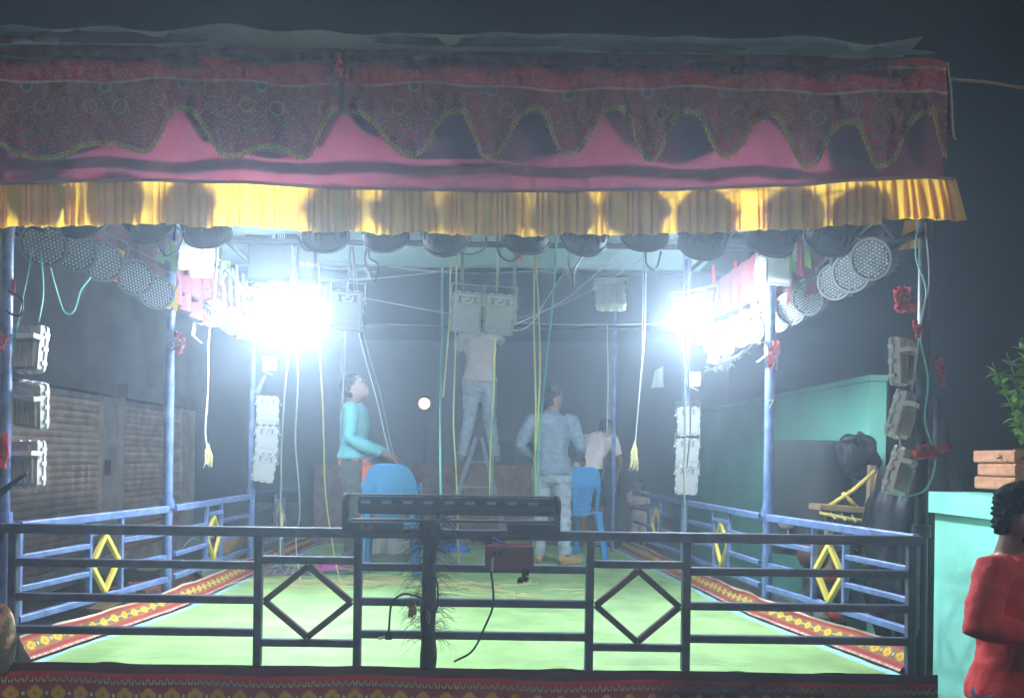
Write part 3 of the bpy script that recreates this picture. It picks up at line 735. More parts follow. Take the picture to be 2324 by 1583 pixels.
# ------------------------------------------------------------------ cables
def cable(uvy, m, label, r=.006, k=7, wob=.006, name='cable', cat='cable'):
    pts = spline([P(*q) for q in uvy], k)
    pts = [p + V((wob*nz(p.z*3.3, p.x*9, r*900), wob*nz(p.z*3.1, 4, p.x*7), 0)) for p in pts]
    return MB().tube(pts, r, 6).build(name, m, smooth=True, label=label, cat=cat)
cable([(660, 555, 5.3), (656, 780, 5.3), (641, 960, 5.6), (637, 1120, 6.2), (636, 1290, 6.5)], M_cabwht, 'white cable dropping from the lit flood lights to the folded cloth', .0065)
cable([(668, 560, 5.2), (676, 820, 5.3), (670, 1000, 5.6), (681, 1150, 6.2), (672, 1235, 6.6), (684, 1330, 6.1)], M_cabwht, 'wavy cream cable hanging straight below the lit pair', .006)
cable([(724, 560, 5.2), (726, 800, 5.3), (735, 1000, 5.7), (740, 1130, 6.2), (764, 1285, 6.4), (790, 1370, 5.6)], M_cabyel, 'wavy pale yellow cable right of the lit pair running onto the mat', .006)
cable([(676, 555, 5.2), (672, 690, 5.05)], M_cabwht, 'short cable holding up the inner lit flood light', .005)
cable([(795, 560, 4.9), (788, 660, 4.7), (783, 780, 5.1), (778, 900, 5.8), (776, 985, 6.4)], M_cabgry, 'thin grey string left of the man in the teal sweater', .005)
cable([(797, 560, 4.9), (812, 745, 5.1), (850, 890, 5.9), (884, 1032, 6.5)], M_cabwht, 'slanting white string ending at the hands of the man in teal', .0045)
cable([(800, 560, 4.9), (822, 745, 5.15), (862, 890, 5.9), (893, 1034, 6.55)], M_cabgry, 'slanting grey string beside the white one above the chairs', .0045)
cable([(1004, 560, 5.4), (1003, 760, 5.4), (998, 950, 5.4), (1000, 1150, 5.4), (1000, 1235, 6.6)], M_cabgrn, 'green cable hanging left of the two centre flood lights', .0075)
cable([(1024, 560, 5.3), (1018, 740, 5.3), (1006, 900, 5.4)], M_cabyel, 'pale cable crossing over the green one at centre', .006)
cable([(1036, 560, 5.3), (1033, 800, 5.3), (1030, 960, 5.5), (1036, 1100, 6), (1040, 1260, 6.6), (1050, 1300, 6.4)], M_cabyel, 'long pale yellow cable left of the ladder', .006)
cable([(1130, 560, 5.2), (1126, 700, 5.0), (1120, 880, 5.3), (1113, 1000, 5.8), (1110, 1130, 6.2)], M_cabyel, 'pale yellow cable passing in front of the right centre flood light', .006)
cable([(1136, 560, 5.2), (1116, 900, 5.3), (1118, 1000, 5.8), (1115, 1130, 6.2)], M_cabgrn, 'thin green cable twisted round the pale yellow one by the ladder', .0045)
cable([(1212, 575, 5.2), (1212, 760, 5.2), (1215, 900, 5.3), (1214, 1010, 5.6), (1216, 1120, 6), (1218, 1255, 6.4)], M_cabyel, 'left strand of the yellow cable pair before the man in denim', .0065)
cable([(1216, 575, 5.2), (1224, 760, 5.2), (1224, 860, 5.25), (1219, 960, 5.4), (1216, 1020, 5.7)], M_cabyel, 'right strand of the yellow cable pair before the man in denim', .0065)
cable([(1262, 540, 5.4), (1254, 680, 5.4), (1240, 830, 5.4), (1226, 960, 5.5), (1220, 1100, 5.8), (1218, 1230, 6.3)], M_cabgrn, 'slanting green cable across the shoulder of the man in denim', .007)
cable([(1378, 735, 6.5), (1380, 900, 6.5), (1377, 985, 6.5)], M_cabgry, 'thin grey wire below the lone flood light', .004)
cable([(1467, 575, 5.6), (1462, 760, 5.6), (1450, 900, 5.8), (1442, 1000, 6), (1439, 1050, 6)], M_cabwht, 'white wire with a tassel end right of the man in white', .005)
cable([(1459, 575, 5.6), (1456, 800, 5.7), (1450, 900, 5.8)], M_cabgry, 'grey wire beside the tasselled white wire', .004)
cable([(1553, 540, 5.1), (1551, 780, 5.1), (1554, 960, 5.7), (1551, 1090, 6), (1556, 1200, 6.3), (1552, 1270, 6.4)], M_cabwht, 'white cable running down over the far right flood lights', .007)
cable([(1564, 540, 5.1), (1560, 780, 5.1), (1566, 960, 5.7), (1558, 1060, 6)], M_cabgry, 'grey cable running down beside the white one on the far right flood lights', .006)
cable([(494, 560, 5.3), (488, 660, 5.3), (474, 760, 5.4), (470, 900, 5.4), (466, 980, 5.4), (470, 1015, 5.4)], M_cabwht, 'white wire hanging alone between the blue pole and the far pole', .006)
cable([(92, 575, 3.95), (98, 660, 3.95), (88, 730, 3.93)], M_cabgrn, 'green wire from the first par light to the topmost grey flood light', .005)
cable([(112, 600, 4.0), (128, 660, 4.05), (146, 708, 4.1), (168, 705, 4.1), (182, 660, 4.2), (205, 630, 4.3)], M_cabgrn, 'green wire hanging in a deep loop under the par lights', .005)
cable([(75, 560, 3.93), (62, 640, 3.9), (40, 740, 3.86), (20, 830, 3.84)], M_cabgrn, 'thin green wire slanting to the blue pole at the picture edge', .004)
cable([(2085, 505, 3.80), (2080, 580, 3.78), (2100, 660, 3.78), (2088, 760, 3.78), (2104, 860, 3.78), (2098, 960, 3.78), (2122, 1040, 3.78), (2100, 1110, 3.8), (2040, 1128, 3.85)], M_cabgrn, 'green wire winding down the dark corner pole', .0045)
cable([(2100, 505, 3.80), (2106, 640, 3.78), (2090, 720, 3.78), (2078, 830, 3.8), (2066, 905, 3.85), (2042, 975, 3.88), (2050, 1040, 3.88)], M_cabgry, 'grey wire winding down the dark corner pole', .004)
cable([(2156, 180, 3.7), (2240, 188, 3.75), (2345, 203, 3.8)], mat('brown_rope', (.32, .20, .13), .9), 'brown rope stretched away from the canopy corner into the dark', .007, name='rope', cat='rope')
cable([(2148, 142, 3.68), (2156, 220, 3.66), (2162, 300, 3.66), (2168, 318, 3.66)], mat('cream_cord', (.62, .55, .38), .9), 'cream cord hanging down the end of the printed valance', .005, name='cord', cat='cord')
for (pts, lab) in (([(838, 545, 3.93), (828, 590, 3.93), (848, 640, 3.93), (858, 600, 3.93), (838, 585, 3.93), (836, 560, 3.93)], 'below the fifth par light'),
                   ([(676, 535, 3.95), (690, 565, 3.95), (730, 568, 3.95), (755, 548, 3.95)], 'between the third and fourth par lights'),
                   ([(1104, 530, 3.95), (1100, 562, 3.95), (1070, 576, 3.95), (1040, 572, 3.95)], 'left of the seventh par light'),
                   ([(1128, 530, 3.95), (1132, 575, 3.95), (1160, 592, 3.95), (1188, 572, 3.95)], 'under the seventh par light'),
                   ([(1298, 550, 3.95), (1290, 600, 3.95), (1300, 650, 3.95), (1304, 610, 3.95), (1322, 580, 3.95)], 'under the eighth par light'),
                   ([(1463, 560, 3.95), (1468, 600, 3.95), (1488, 610, 3.95), (1500, 570, 3.95)], 'under the ninth par light'),
                   ([(1560, 505, 3.90), (1680, 478, 3.9), (1790, 500, 3.9), (1812, 520, 3.9)], 'arching over the tenth par light'),
                   ([(1790, 495, 3.88), (1850, 478, 3.88), (1925, 488, 3.88), (1945, 515, 3.88)], 'arching over the twelfth par light'),
                   ([(360, 560, 3.93), (378, 580, 3.93), (405, 565, 3.93), (412, 530, 3.93), (395, 510, 3.93)], 'in a round coil by the second par light'),
                   ([(20, 660, 3.8), (50, 680, 3.8), (46, 715, 3.8), (16, 705, 3.8), (12, 670, 3.8)], 'coiled round the blue pole at the picture edge')):
    cable(pts, M_cabblk, 'black cable %s' % lab, .005, wob=.002)
for i, (a, b, s, lab) in enumerate((((560, 640), (1130, 600), 12, 'higher'), ((740, 590), (1400, 600), 25, 'middle'), ((760, 665), (1560, 735), 30, 'lower'), ((1090, 745), (1500, 560), 30, 'rising'))):
    cable([(a[0], a[1], 6.6), ((a[0]+b[0])/2, (a[1]+b[1])/2+s, 6.6), (b[0], b[1], 6.5)], M_cabgry, '%s sagging wire crossing the back of the stage roof' % lab, .0045, 10)
cable([(1290, 600, 5.8), (1240, 680, 5.8), (1190, 745, 5.9), (1100, 745, 6)], M_cabwht, 'white wire sweeping down beside the centre flood lights', .0045)
cable([(1405, 575, 5.8), (1330, 640, 5.8), (1265, 690, 5.8), (1150, 745, 5.9)], M_cabwht, 'white wire sweeping down from the ninth par light', .0045)
# wire tassels and tape ends
def tassel(u, v, Y, m, label, h=.16, n=26):
    mb = MB(); p = P(u, v, Y); r_ = random.Random(int(u))
    for k in range(n):
        d = V((r_.uniform(-.035, .035), r_.uniform(-.03, .03), -h*r_.uniform(.4, 1)))
        mb.tube([p+V((0, 0, r_.uniform(-.02, .02))), p+d*.5+V((r_.uniform(-.02, .02), 0, 0)), p+d], .0025, 4)
    return mb.build('wire_tassel', m, label=label, cat='tassel')
tassel(474, 1010, 5.4, M_cabyel, 'frayed yellow fluff at the end of the lone white wire')
tassel(1439, 1005, 6.0, M_cabyel, 'frayed tassel on the wire right of the man in white', .22)
def rag(u, v, Y, du, dv, m, label, seed=0):
    r_ = random.Random(seed*13+int(u)); mb = MB()
    for k in range(5):
        a0, b0 = r_.uniform(-.4, .4)*du, r_.uniform(-.5, .3)*dv; w_, h_ = du*r_.uniform(.3, .7), dv*r_.uniform(.3, .6)
        mb.grid(6, 8, lambda a, b: P(u+a0+w_*(a-.5)*(1+.4*nz(b*3, k, seed)), v+b0+h_*b+6*nz(a*3, k+b*2), Y-.03+.05*nz(a*3+k, b*3, seed)))
    return mb.build('cloth_knot', m, smooth=True, label=label, cat='rag')
rag(8, 775, 3.77, 26, 34, M_redrag, 'red rag knotted on the blue pole beside the topmost grey flood light', 1)
rag(10, 985, 3.77, 26, 90, M_redrag, 'long red rag knotted low on the blue pole at the picture edge', 2)
rag(398, 772, 5.05, 34, 50, M_redrag, 'red rag tied round the bright blue middle pole', 3)
rag(1756, 800, 5.05, 26, 60, M_redrag, 'dull red rag tied round the pole marked 7', 4)
rag(2068, 670, 3.78, 60, 70, M_redrag, 'big red rag bunched high on the dark corner pole', 5)
rag(2080, 740, 3.78, 20, 40, M_redrag, 'narrow red rag hanging below the bunched one on the corner pole', 6)
rag(2130, 822, 3.80, 22, 80, M_redrag, 'red netting rag hanging outside the dark corner pole', 7)
rag(2118, 1022, 3.78, 72, 46, M_redrag, 'red netting bow tied beside the lowest beige flood light', 8)
rag(1574, 1142, 6.6, 26, 10, M_orange, 'small orange rag on the far pole by the turquoise house', 9)
rag(30, 640, 3.86, 14, 50, M_redrag, 'red strip hanging under the first par light', 10)
# leafy garlands along the side pipes
def garland(u0, v0, Y0, u1, v1, Y1, label):
    a, b = P(u0, v0, Y0), P(u1, v1, Y1); t = thing('garland', label, 'garland', a)
    pts = [a.lerp(b, k/14)+V((0, 0, -.06*math.sin(math.pi*k/14)+.015*nz(k*.9))) for k in range(15)]
    MB().tube(pts, .012, 6).build('string', M_pale, t, True)
    mb = MB(); r_ = random.Random(int(u0))
    for k in range(70):
        p = pts[r_.randrange(14)].lerp(pts[r_.randrange(1, 15)], .06) + V((r_.uniform(-.03, .03), r_.uniform(-.03, .03), 0))
        d = V((r_.uniform(-1, 1), r_.uniform(-1, 1), r_.uniform(-1.3, .6))).normalized()*.075; s_ = d.orthogonal().normalized()*.014
        mb.quad(p, p+d*.5+s_, p+d, p+d*.5-s_)
    tag(mb.build('foliage', M_pale, t, True), kind='stuff')
garland(500, 590, 5.9, 590, 668, 6.7, 'pale leaf garland by the lit pair, upper')
garland(480, 690, 5.7, 585, 762, 6.7, 'pale leaf garland by the lit pair, lower')
garland(1745, 640, 5.3, 1620, 775, 6.6, 'pale leaf garland behind the lit flood light on the house side, upper')
garland(1760, 730, 5.5, 1600, 840, 6.7, 'pale leaf garland behind the lit flood light on the house side, lower')
for (uv, Y, lab) in (([(1612, 790), (1640, 800), (1650, 822), (1600, 825)], 6.4, 'pale cloth pennant below the lit flood light on the house side'),
                     ([(1486, 840), (1505, 830), (1505, 878), (1476, 880)], 7.5, 'dim pale pennant left of the far pole by the turquoise house'),
                     ([(600, 850), (606, 852), (590, 892), (576, 890)], 6.7, 'pale cloth strip above the topmost far flood light by the shutters'),
                     ([(1180, 578), (1188, 578), (1190, 602), (1178, 600)], 5.2, 'tiny orange paper tag under the seventh par light')):
    scrap('pennant', [(*p, 0) for p in uv], Y, M_orange if 'orange' in lab else M_pale, lab, 'pennant', 4, 6, .03)
for u, v, Y, lab in ((612, 825, 6.6, 'white junction box above the far flood lights by the shutters'), (1573, 860, 6.6, 'white junction box above the far flood lights by the turquoise house')):
    t = thing('junction_box', lab, 'junction box', P(u, v, Y))
    MB().box((0, 0, 0), (.10, .07, .12)).build('box', M_white, t); MB().box((0, -.037, .02), (.05, .006, .04)).build('socket', M_greycast, t); MB().beam((-.05, -.03, -.06), (.03, -.03, -.10), .03, .006).build('flap', M_white, t)

# ================================================================== THINGS ON THE STAGE
# blue plastic chairs
def make_chair():
    t = bpy.data.objects.new('plastic_chair', None); t.empty_display_size = .1; col.objects.link(t)
    def bk(x, z):
        return V((x, -.205 - .07*(z-.40)/.42 + .085*(abs(x)/.23)**2.2, z))
    mb = MB(); nx_, nz_ = 44, 36
    idx = {}
    for j in range(nz_+1):
        for i in range(nx_+1):
            x = -.23+.46*i/nx_; s = j/nz_; zt = .835 - .16*(abs(x)/.23)**4.5; z = .40 + (zt-.40)*s
            idx[i, j] = len(mb.v); mb.v.append(bk(x*(1-.06*s), z))
    for j in range(nz_):
        for i in range(nx_):
            x = -.23+.46*(i+.5)/nx_; z = .40+.42*(j+.5)/nz_
            ax = abs(x)
            slot = .085+.05*max(0, (z-.42))/.2*.6 < ax < .182 and z < .655 - 1.6*max(0, ax-.13)**1.15
            weave = ax < .075 and .46 < z < .66 and i % 2 == 0 and j % 2 == 0
            if not slot and not weave: mb.f.append((idx[i, j], idx[i+1, j], idx[i+1, j+1], idx[i, j+1]))
    mb.build('backrest', M_glassblue, t, smooth=True, solid=.012)
    MB().grid(16, 16, lambda a, b: (-.22+.44*a, -.21+.43*b, .425 - .012*math.sin(math.pi*a) - .02*(b > .93)*(b-.93)/.07 + .004*math.cos(8*a))).build('seat', M_glassblue, t, smooth=True, solid=.012)
    for x in (-1, 1):
        MB().beam((x*.185, -.20, .42), (x*.225, -.27, 0), .055, .045, (0, 1, 0), .25).build('leg', M_glassblue, t)
        MB().beam((x*.195, .19, .42), (x*.225, .23, 0), .055, .045, (0, 1, 0), .25).build('leg', M_glassblue, t)
        MB().loft([(bk(x*.225, .62), .012, .022), ((x*.245, -.05, .645), .012, .026), ((x*.245, .10, .64), .012, .026), ((x*.235, .20, .60), .012, .024), ((x*.215, .215, .43), .012, .02)], 8).build('armrest', M_glassblue, t, smooth=True)
    return t
ch = make_chair()
cb = P(881, 1308, 6.55)
ch.matrix_basis = Matrix.Translation((cb.x, 6.78, FL+.006)) @ Matrix.Rotation(R(2), 4, 'Z') @ Matrix.Scale(1.03, 4)
tag(ch, 'blue plastic chair with its back turned, lower of the stacked two', 'chair', 'blue plastic chairs')
c2 = copy_tree(ch); c2.matrix_basis = Matrix.Translation((cb.x-.004, 6.76, FL+.10)) @ Matrix.Rotation(R(1.5), 4, 'Z') @ Matrix.Scale(1.03, 4)
tag(c2, 'blue plastic chair stacked on top of another', 'chair')
c3 = copy_tree(ch); cb = P(1306, 1285, 7.3)
c3.matrix_basis = Matrix.Translation((cb.x, 7.85, FL+.006)) @ Matrix.Rotation(R(24), 4, 'Z') @ Matrix.Scale(1.12, 4)
tag(c3, 'blue plastic chair half hidden between the man in denim and the man in white', 'chair')

# black light bar on the front railing
YB = 3.72
lb = thing('light_bar', 'long black beam light bar lying on the front railing', 'stage light', P(1040, 1205, YB))
zt = P(1040, 1148, YB).z
MB().loft([((P(815, 1148, YB).x, YB, zt), .045, .045), ((P(1268, 1148, YB).x, YB, zt), .045, .045)], 8, side=(0, .92, .38)).build('lamp_tube', M_parblack, lb, True)
MB().box(((P(805, 0, YB).x+P(1275, 0, YB).x)/2, YB, zt+.050), (P(1275, 0, YB).x-P(805, 0, YB).x, .05, .008)).build('top_plate', M_parblack, lb, True)
MB().box(((P(805, 0, YB).x+P(1275, 0, YB).x)/2, YB, P(1040, 1181, YB).z), (P(1275, 0, YB).x-P(805, 0, YB).x, .085, .009)).build('middle_plate', M_parblack, lb, True)
for u in (801, 1280):
    MB().lathe([(0, -.013), (.05, -.013), (.056, -.006), (.056, .006), (.05, .013), (0, .013)], (P(u, 0, YB).x, YB, zt+.002), 'X', 24).build('end_disc', M_parblack, lb, True)
    MB().box((P(u, 0, YB).x, YB, zt-.065), (.022, .09, .11)).build('end_arm', M_parblack, lb, True)
for u0, u1 in ((800, 930), (1168, 1285)):
    MB().box((P((u0+u1)/2, 0, YB).x, YB+.004, P(1040, 1196, YB).z-.004), ((u1-u0)/FOC*YB, .105, .045)).build('base_box', M_parblack, lb, True)
for k in range(9):
    MB().box((P(848+47*k, 0, YB).x, YB-.0425, zt+.018), (.045, .008, .012)).build('clip_glint', M_pargrey, lb, True)  # grey boxes standing in for bright glints on the bar's clips
MB().box((P(1050, 0, YB).x, YB, P(1040, 1203, YB).z-.002), (.52, .07, .006)).build('bottom_plate', M_parblack, lb, True)
me = text_mesh('Sun', .042); me.materials.append(mat('faint_grey_print', (.10, .11, .12), .6))
o = bpy.data.objects.new('lettering', me); col.objects.link(o); o.parent = lb; o.location = winv(lb) @ V((P(852, 0, YB).x, YB-.0497, P(1040, 1196, YB).z-.002)); o.rotation_euler = (R(90), 0, 0)

# fibrous dark trunk tied to the railing
pt = V((P(972, 1400, 3.69).x, 3.69, FL))
tr = thing('fibre_post', 'dark fibrous palm stem tied upright to the front railing', 'post', pt)
rr = random.Random(5); rings = []
for k in range(26):
    z = k/25*.70; rings.append(((.006*nz(z*6), .004*nz(z*7, 3), z+.012), .038+.006*nz(z*9, 1)-.006*k/25 + (.018 if k > 21 else 0), .034+.005*nz(z*8, 5)))
M_fib = mat('dark_fibre', (.035, .028, .022), .95, var=.5, scale=25, bump=.9, bscale=60)
MB().loft(rings, 14).build('stem', M_fib, tr, smooth=True)
mb = MB()
for k in range(900):
    z = rr.uniform(.14, .62) if k < 430 else rr.uniform(.58, .76); a = rr.uniform(0, 2*math.pi); d = V((math.cos(a), math.sin(a)*.5, rr.uniform(-.7, .5))); L_ = rr.uniform(.04, .13)
    p = V((.034*math.cos(a), .03*math.sin(a), z)); q = p+d*L_*.5+V((0, 0, .01)); e = p+d*L_+V((0, 0, -.03*rr.random()))
    q += V((rr.uniform(-.012, .012), 0, rr.uniform(-.012, .012))); mb.tube(spline([p, q, e], 3), .0008, 3)
tag(mb.build('fibre', M_fib, tr), kind='stuff')
MB().tube([(0, -.04, .30), (.008, -.043, .27), (.004, -.042, .235), (-.006, -.043, .26), (0, -.04, .30)], .003, 5).build('hook', M_metal, tr)
rag(938, 1372, 3.66, 26, 36, mat('brown_rag', (.38, .17, .11), .9), 'brown rag stuffed beside the palm stem', 11)

# pink power box hanging on the railing
pb = thing('power_box', 'pink and dark metal power box hung on the front railing', 'box', P(1154, 1292, 3.70))
MB().box((0, 0, .062), (.232, .075, .105)).build('body', mat('maroon_metal', (.15, .045, .065), .45), pb)
MB().box((0, 0, .1195), (.232, .075, .010), taper=.97).build('lid', mat('pink_metal', (.62, .20, .30), .35), pb)
for x in (-.07, -.045): MB().box((x, -.040, .085), (.016, .006, .016)).build('socket', M_dark, pb)
MB().tube([(-.08, -.04, .06), (-.08, -.05, .03), (-.082, -.045, 0)], .007, 6).build('plug', M_cabgry, pb)
cable([(1112, 1288, 3.66), (1118, 1330, 3.66), (1118, 1375, 3.66), (1100, 1420, 3.67), (1072, 1475, 3.67), (1030, 1500, 3.68)], M_cabblk, 'black cable curving down from the pink power box to the mat', .0055, wob=.001)
cable([(970, 1362, 3.66), (940, 1350, 3.66), (912, 1348, 3.66), (888, 1370, 3.66), (882, 1430, 3.66)], M_cabblk, 'black plug cable bent over the railing left of the palm stem', .0055, wob=.001)
cable([(985, 1300, 3.66), (993, 1330, 3.66), (992, 1375, 3.66), (982, 1392, 3.66)], M_cabblk, 'short black cable right of the palm stem', .0045, wob=.001)
pg = thing('power_plug', 'black power plug dangling left of the palm stem', 'plug', P(882, 1446, 3.66))
MB().box((0, 0, .012), (.032, .03, .036)).build('body', M_parblack, pg); MB().beam((-.016, 0, .004), (-.05, 0, -.004), .012, .012).build('socket_end', M_white, pg)
rag(1186, 1302, 3.67, 26, 26, M_parblack, 'black cloth tie under the pink power box', 12)
rag(1100, 1226, 3.69, 50, 10, M_parblack, 'black strap knotted over the top rail at centre', 13)
scrap('purple_ribbon', [(1112, 1222, 0), (1120, 1216, 0), (1162, 1238, 0), (1150, 1244, 0)], 3.68, mat('purple_satin', (.15, .12, .50), .5), 'purple ribbon lying over the pink power box', 'ribbon', 4, 12, .02)

# things lying on the mat
def heap(u, v, w_, d_, h_, m, label, name='cloth_heap', cat='cloth', seed=1, colf=None):
    b = (v-PY)/FOC - (u-PX)/FOC*math.sin(ROLL); Y = (CAMZ-FL)/b; c = P(u, v, Y)
    def pos(a, bb):
        r = 2*math.hypot(a-.5, bb-.5); e = max(0, 1-r**2.2); k = 1+.22*nz(a*5+seed, bb*5)
        return (c.x+(a-.5)*w_*k, Y+(bb-.5)*d_*k, FL+.012+h_*e**.6*(.75+.5*nz(a*6, bb*6, seed)))
    return MB().grid(34, 26, pos, colf).build(name, m, smooth=True, label=label, cat=cat)
def plaid(a, b):
    s = (a*9 % 1 < .18) or (b*7 % 1 < .2); q = nz(a*4, b*4, 2)
    return (.32, .28, .30) if s else ((.10, .07, .09) if q > 0 else (.17, .06, .08))
heap(650, 1300, .46, .36, .05, M_clothop, 'dark plaid cloth heaped on the mat at the foot of the white cable', seed=2, colf=plaid)
heap(742, 1294, .34, .30, .05, mat('magenta_cloth', (.62, .08, .42), .85, bump=.3), 'magenta cloth heaped on the mat beside the plaid one', seed=5)
heap(790, 1292, .30, .16, .06, mat('rust_cloth', (.42, .17, .09), .9), 'rust coloured cloth bundle on the mat left of the chairs', seed=9)
heap(770, 1302, .30, .14, .03, mat('green_cloth', (.03, .13, .05), .9), 'flat dark green cloth lying in front of the rust bundle', seed=12)
heap(1030, 1250, .34, .34, .11, mat('royal_blue_cloth', (.05, .14, .55), .8), 'bright blue cloth heap right of the palm stem', seed=15)
# white bundle behind the chairs
wb = heap(868, 1252, .62, .5, .34, mat('white_sack', (.56, .56, .57), .8, bump=.5, bscale=14, wave=('X', 6)), 'white striped cloth bundle sitting behind the chairs', 'cloth_bundle', 'bundle', 21)
def rope_pile(u, v, w_, d_, n_, label, seed):
    b = (v-PY)/FOC; Y = (CAMZ-FL)/b; c = P(u, v, Y); r_ = random.Random(seed); mb = MB()
    for k in range(n_):
        a = r_.uniform(0, 6.28); pts = [V((c.x+w_*r_.uniform(-.3, .3), Y+d_*r_.uniform(-.3, .3), FL+.014))]
        for j in range(6):
            a += r_.uniform(-1.1, 1.1); pts.append(pts[-1]+V((w_*.14*math.cos(a), d_*.14*math.sin(a), 0)))
            pts[-1].z = FL+.014+r_.uniform(0, .02)
        mb.tube(spline(pts, 4), .0035, 5)
    return mb.build('string_pile', mat('straw_string', (.66, .58, .28), .8), label=label, cat='string')
rope_pile(705, 1338, .9, .6, 16, 'tangle of yellow string on the mat behind the left diamond', 4)
rope_pile(925, 1322, .9, .5, 16, 'long tangle of yellow string on the mat below the chairs', 6)
rope_pile(1075, 1335, .8, .6, 12, 'yellow string tangle on the mat right of the palm stem', 8)
rope_pile(1250, 1345, 1.0, .6, 7, 'loose yellow strings on the mat in front of the man in denim', 9)
ft = thing('pole_foot', 'grey pipe foot standing on the plaid cloth', 'pipe', P(637, 1302, 6.55))
MB().lathe([(.04, 0), (.045, .02), (.03, .05), (.028, .26), (.02, .27), (.02, .30)], axis='Z', n=14).build('sleeve', M_pargrey, ft, smooth=True)
MB().lathe([(.012, .30), (.012, .52)], axis='Z', n=10).build('rod', M_cabyel, ft, smooth=True)

# A-frame ladder
ld = thing('step_ladder', 'grey folding ladder with the barefoot man on it', 'ladder', (P(1085, 1000, 8.6).x, 8.6, FL))
ap = P(1086, 992, 8.6)
for dx, dy in ((-.34, -.28), (.26, -.28), (-.30, .36), (.30, .36)):
    MB().beam((ap.x+(.03 if dx > 0 else -.03), 8.6+.03*(1 if dy > 0 else -1), ap.z), (ap.x+dx*1.25, 8.6+dy*1.25, FL+.01), .04, .03).build('rail', M_ladder, ld, True)
for k in range(4):
    s = .22+.22*k; z = ap.z+(FL-ap.z)*s
    MB().beam((ap.x-.34*1.25*s-.02, 8.6-.35*s, z), (ap.x+.26*1.25*s+.02, 8.6-.35*s, z), .09, .02).build('step', M_ladder, ld, True)

# ================================================================== PEOPLE
def lerp(a, b, t): return V(a)*(1-t)+V(b)*t
DEF = dict(pelvis=(0, 0, .93), waist=(0, .0, 1.07), chest=(0, .005, 1.26), neck=(0, -.01, 1.45), head=(0, .03, 1.60),
           sh_r=(.185, -.01, 1.405), el_r=(.235, -.03, 1.12), wr_r=(.235, .07, .88), sh_l=(-.185, -.01, 1.405), el_l=(-.235, -.03, 1.12), wr_l=(-.235, .07, .88),
           hp_r=(.088, 0, .90), kn_r=(.10, .02, .50), an_r=(.10, -.02, .085), hp_l=(-.088, 0, .90), kn_l=(-.10, .02, .50), an_l=(-.10, -.02, .085), toe_r=0, toe_l=0)
def add_hand(mb, wr, el, sgn, curl=.5, up=V((0, 0, 1))):
    d = (V(wr)-V(el)).normalized(); sd = d.cross(up); sd = sd.normalized() if sd.length > .05 else V((1, 0, 0)); nrm = sd.cross(d)
    w0 = V(wr); k = w0+d*.085
    mb.limb([(w0-d*.02, .028, .021), (w0+d*.03, .036, .017), (k, .040, .014)], 12, sd)
    for j, (off, L_) in enumerate(((-.030, .066), (-.010, .076), (.010, .072), (.029, .056))):
        b0 = k+sd*off-d*.008; d1 = (d - nrm*curl*.7).normalized(); d2 = (d - nrm*curl*1.9).normalized()
        p1 = b0+d1*L_*.55; p2 = p1+d2*L_*.5
        mb.limb([(b0, .0095, .0095), (p1, .0088, .0088), (p2, .0070, .0070)], 8, sd)
    tb = w0+d*.022+sd*.030*sgn; td = (d*.75+sd*.55*sgn-nrm*.35).normalized()
    mb.limb([(tb, .013, .013), (tb+td*.035, .0105, .0105), (tb+td*.035+(d-nrm*.3).normalized()*.028, .0085, .0085)], 8, sd)
def folds(o, amp, sc_, zst=.45, seed=0):
    me = o.data; n = len(me.vertices); co = np.zeros(n*3, np.float32); no = np.zeros(n*3, np.float32)
    me.vertices.foreach_get('co', co); me.vertex_normals.foreach_get('vector', no); co = co.reshape(-1, 3); no = no.reshape(-1, 3)
    k = np.array([noise.noise(V((c[0]*sc_+seed, c[1]*sc_, c[2]*sc_*zst*2.2))) + .5*noise.noise(V((c[0]*sc_*2.3, c[1]*sc_*2.3+seed, c[2]*sc_*2))) for c in co.tolist()], np.float32)
    me.vertices.foreach_set('co', (co + no*(amp*k)[:, None]).ravel()); me.update()
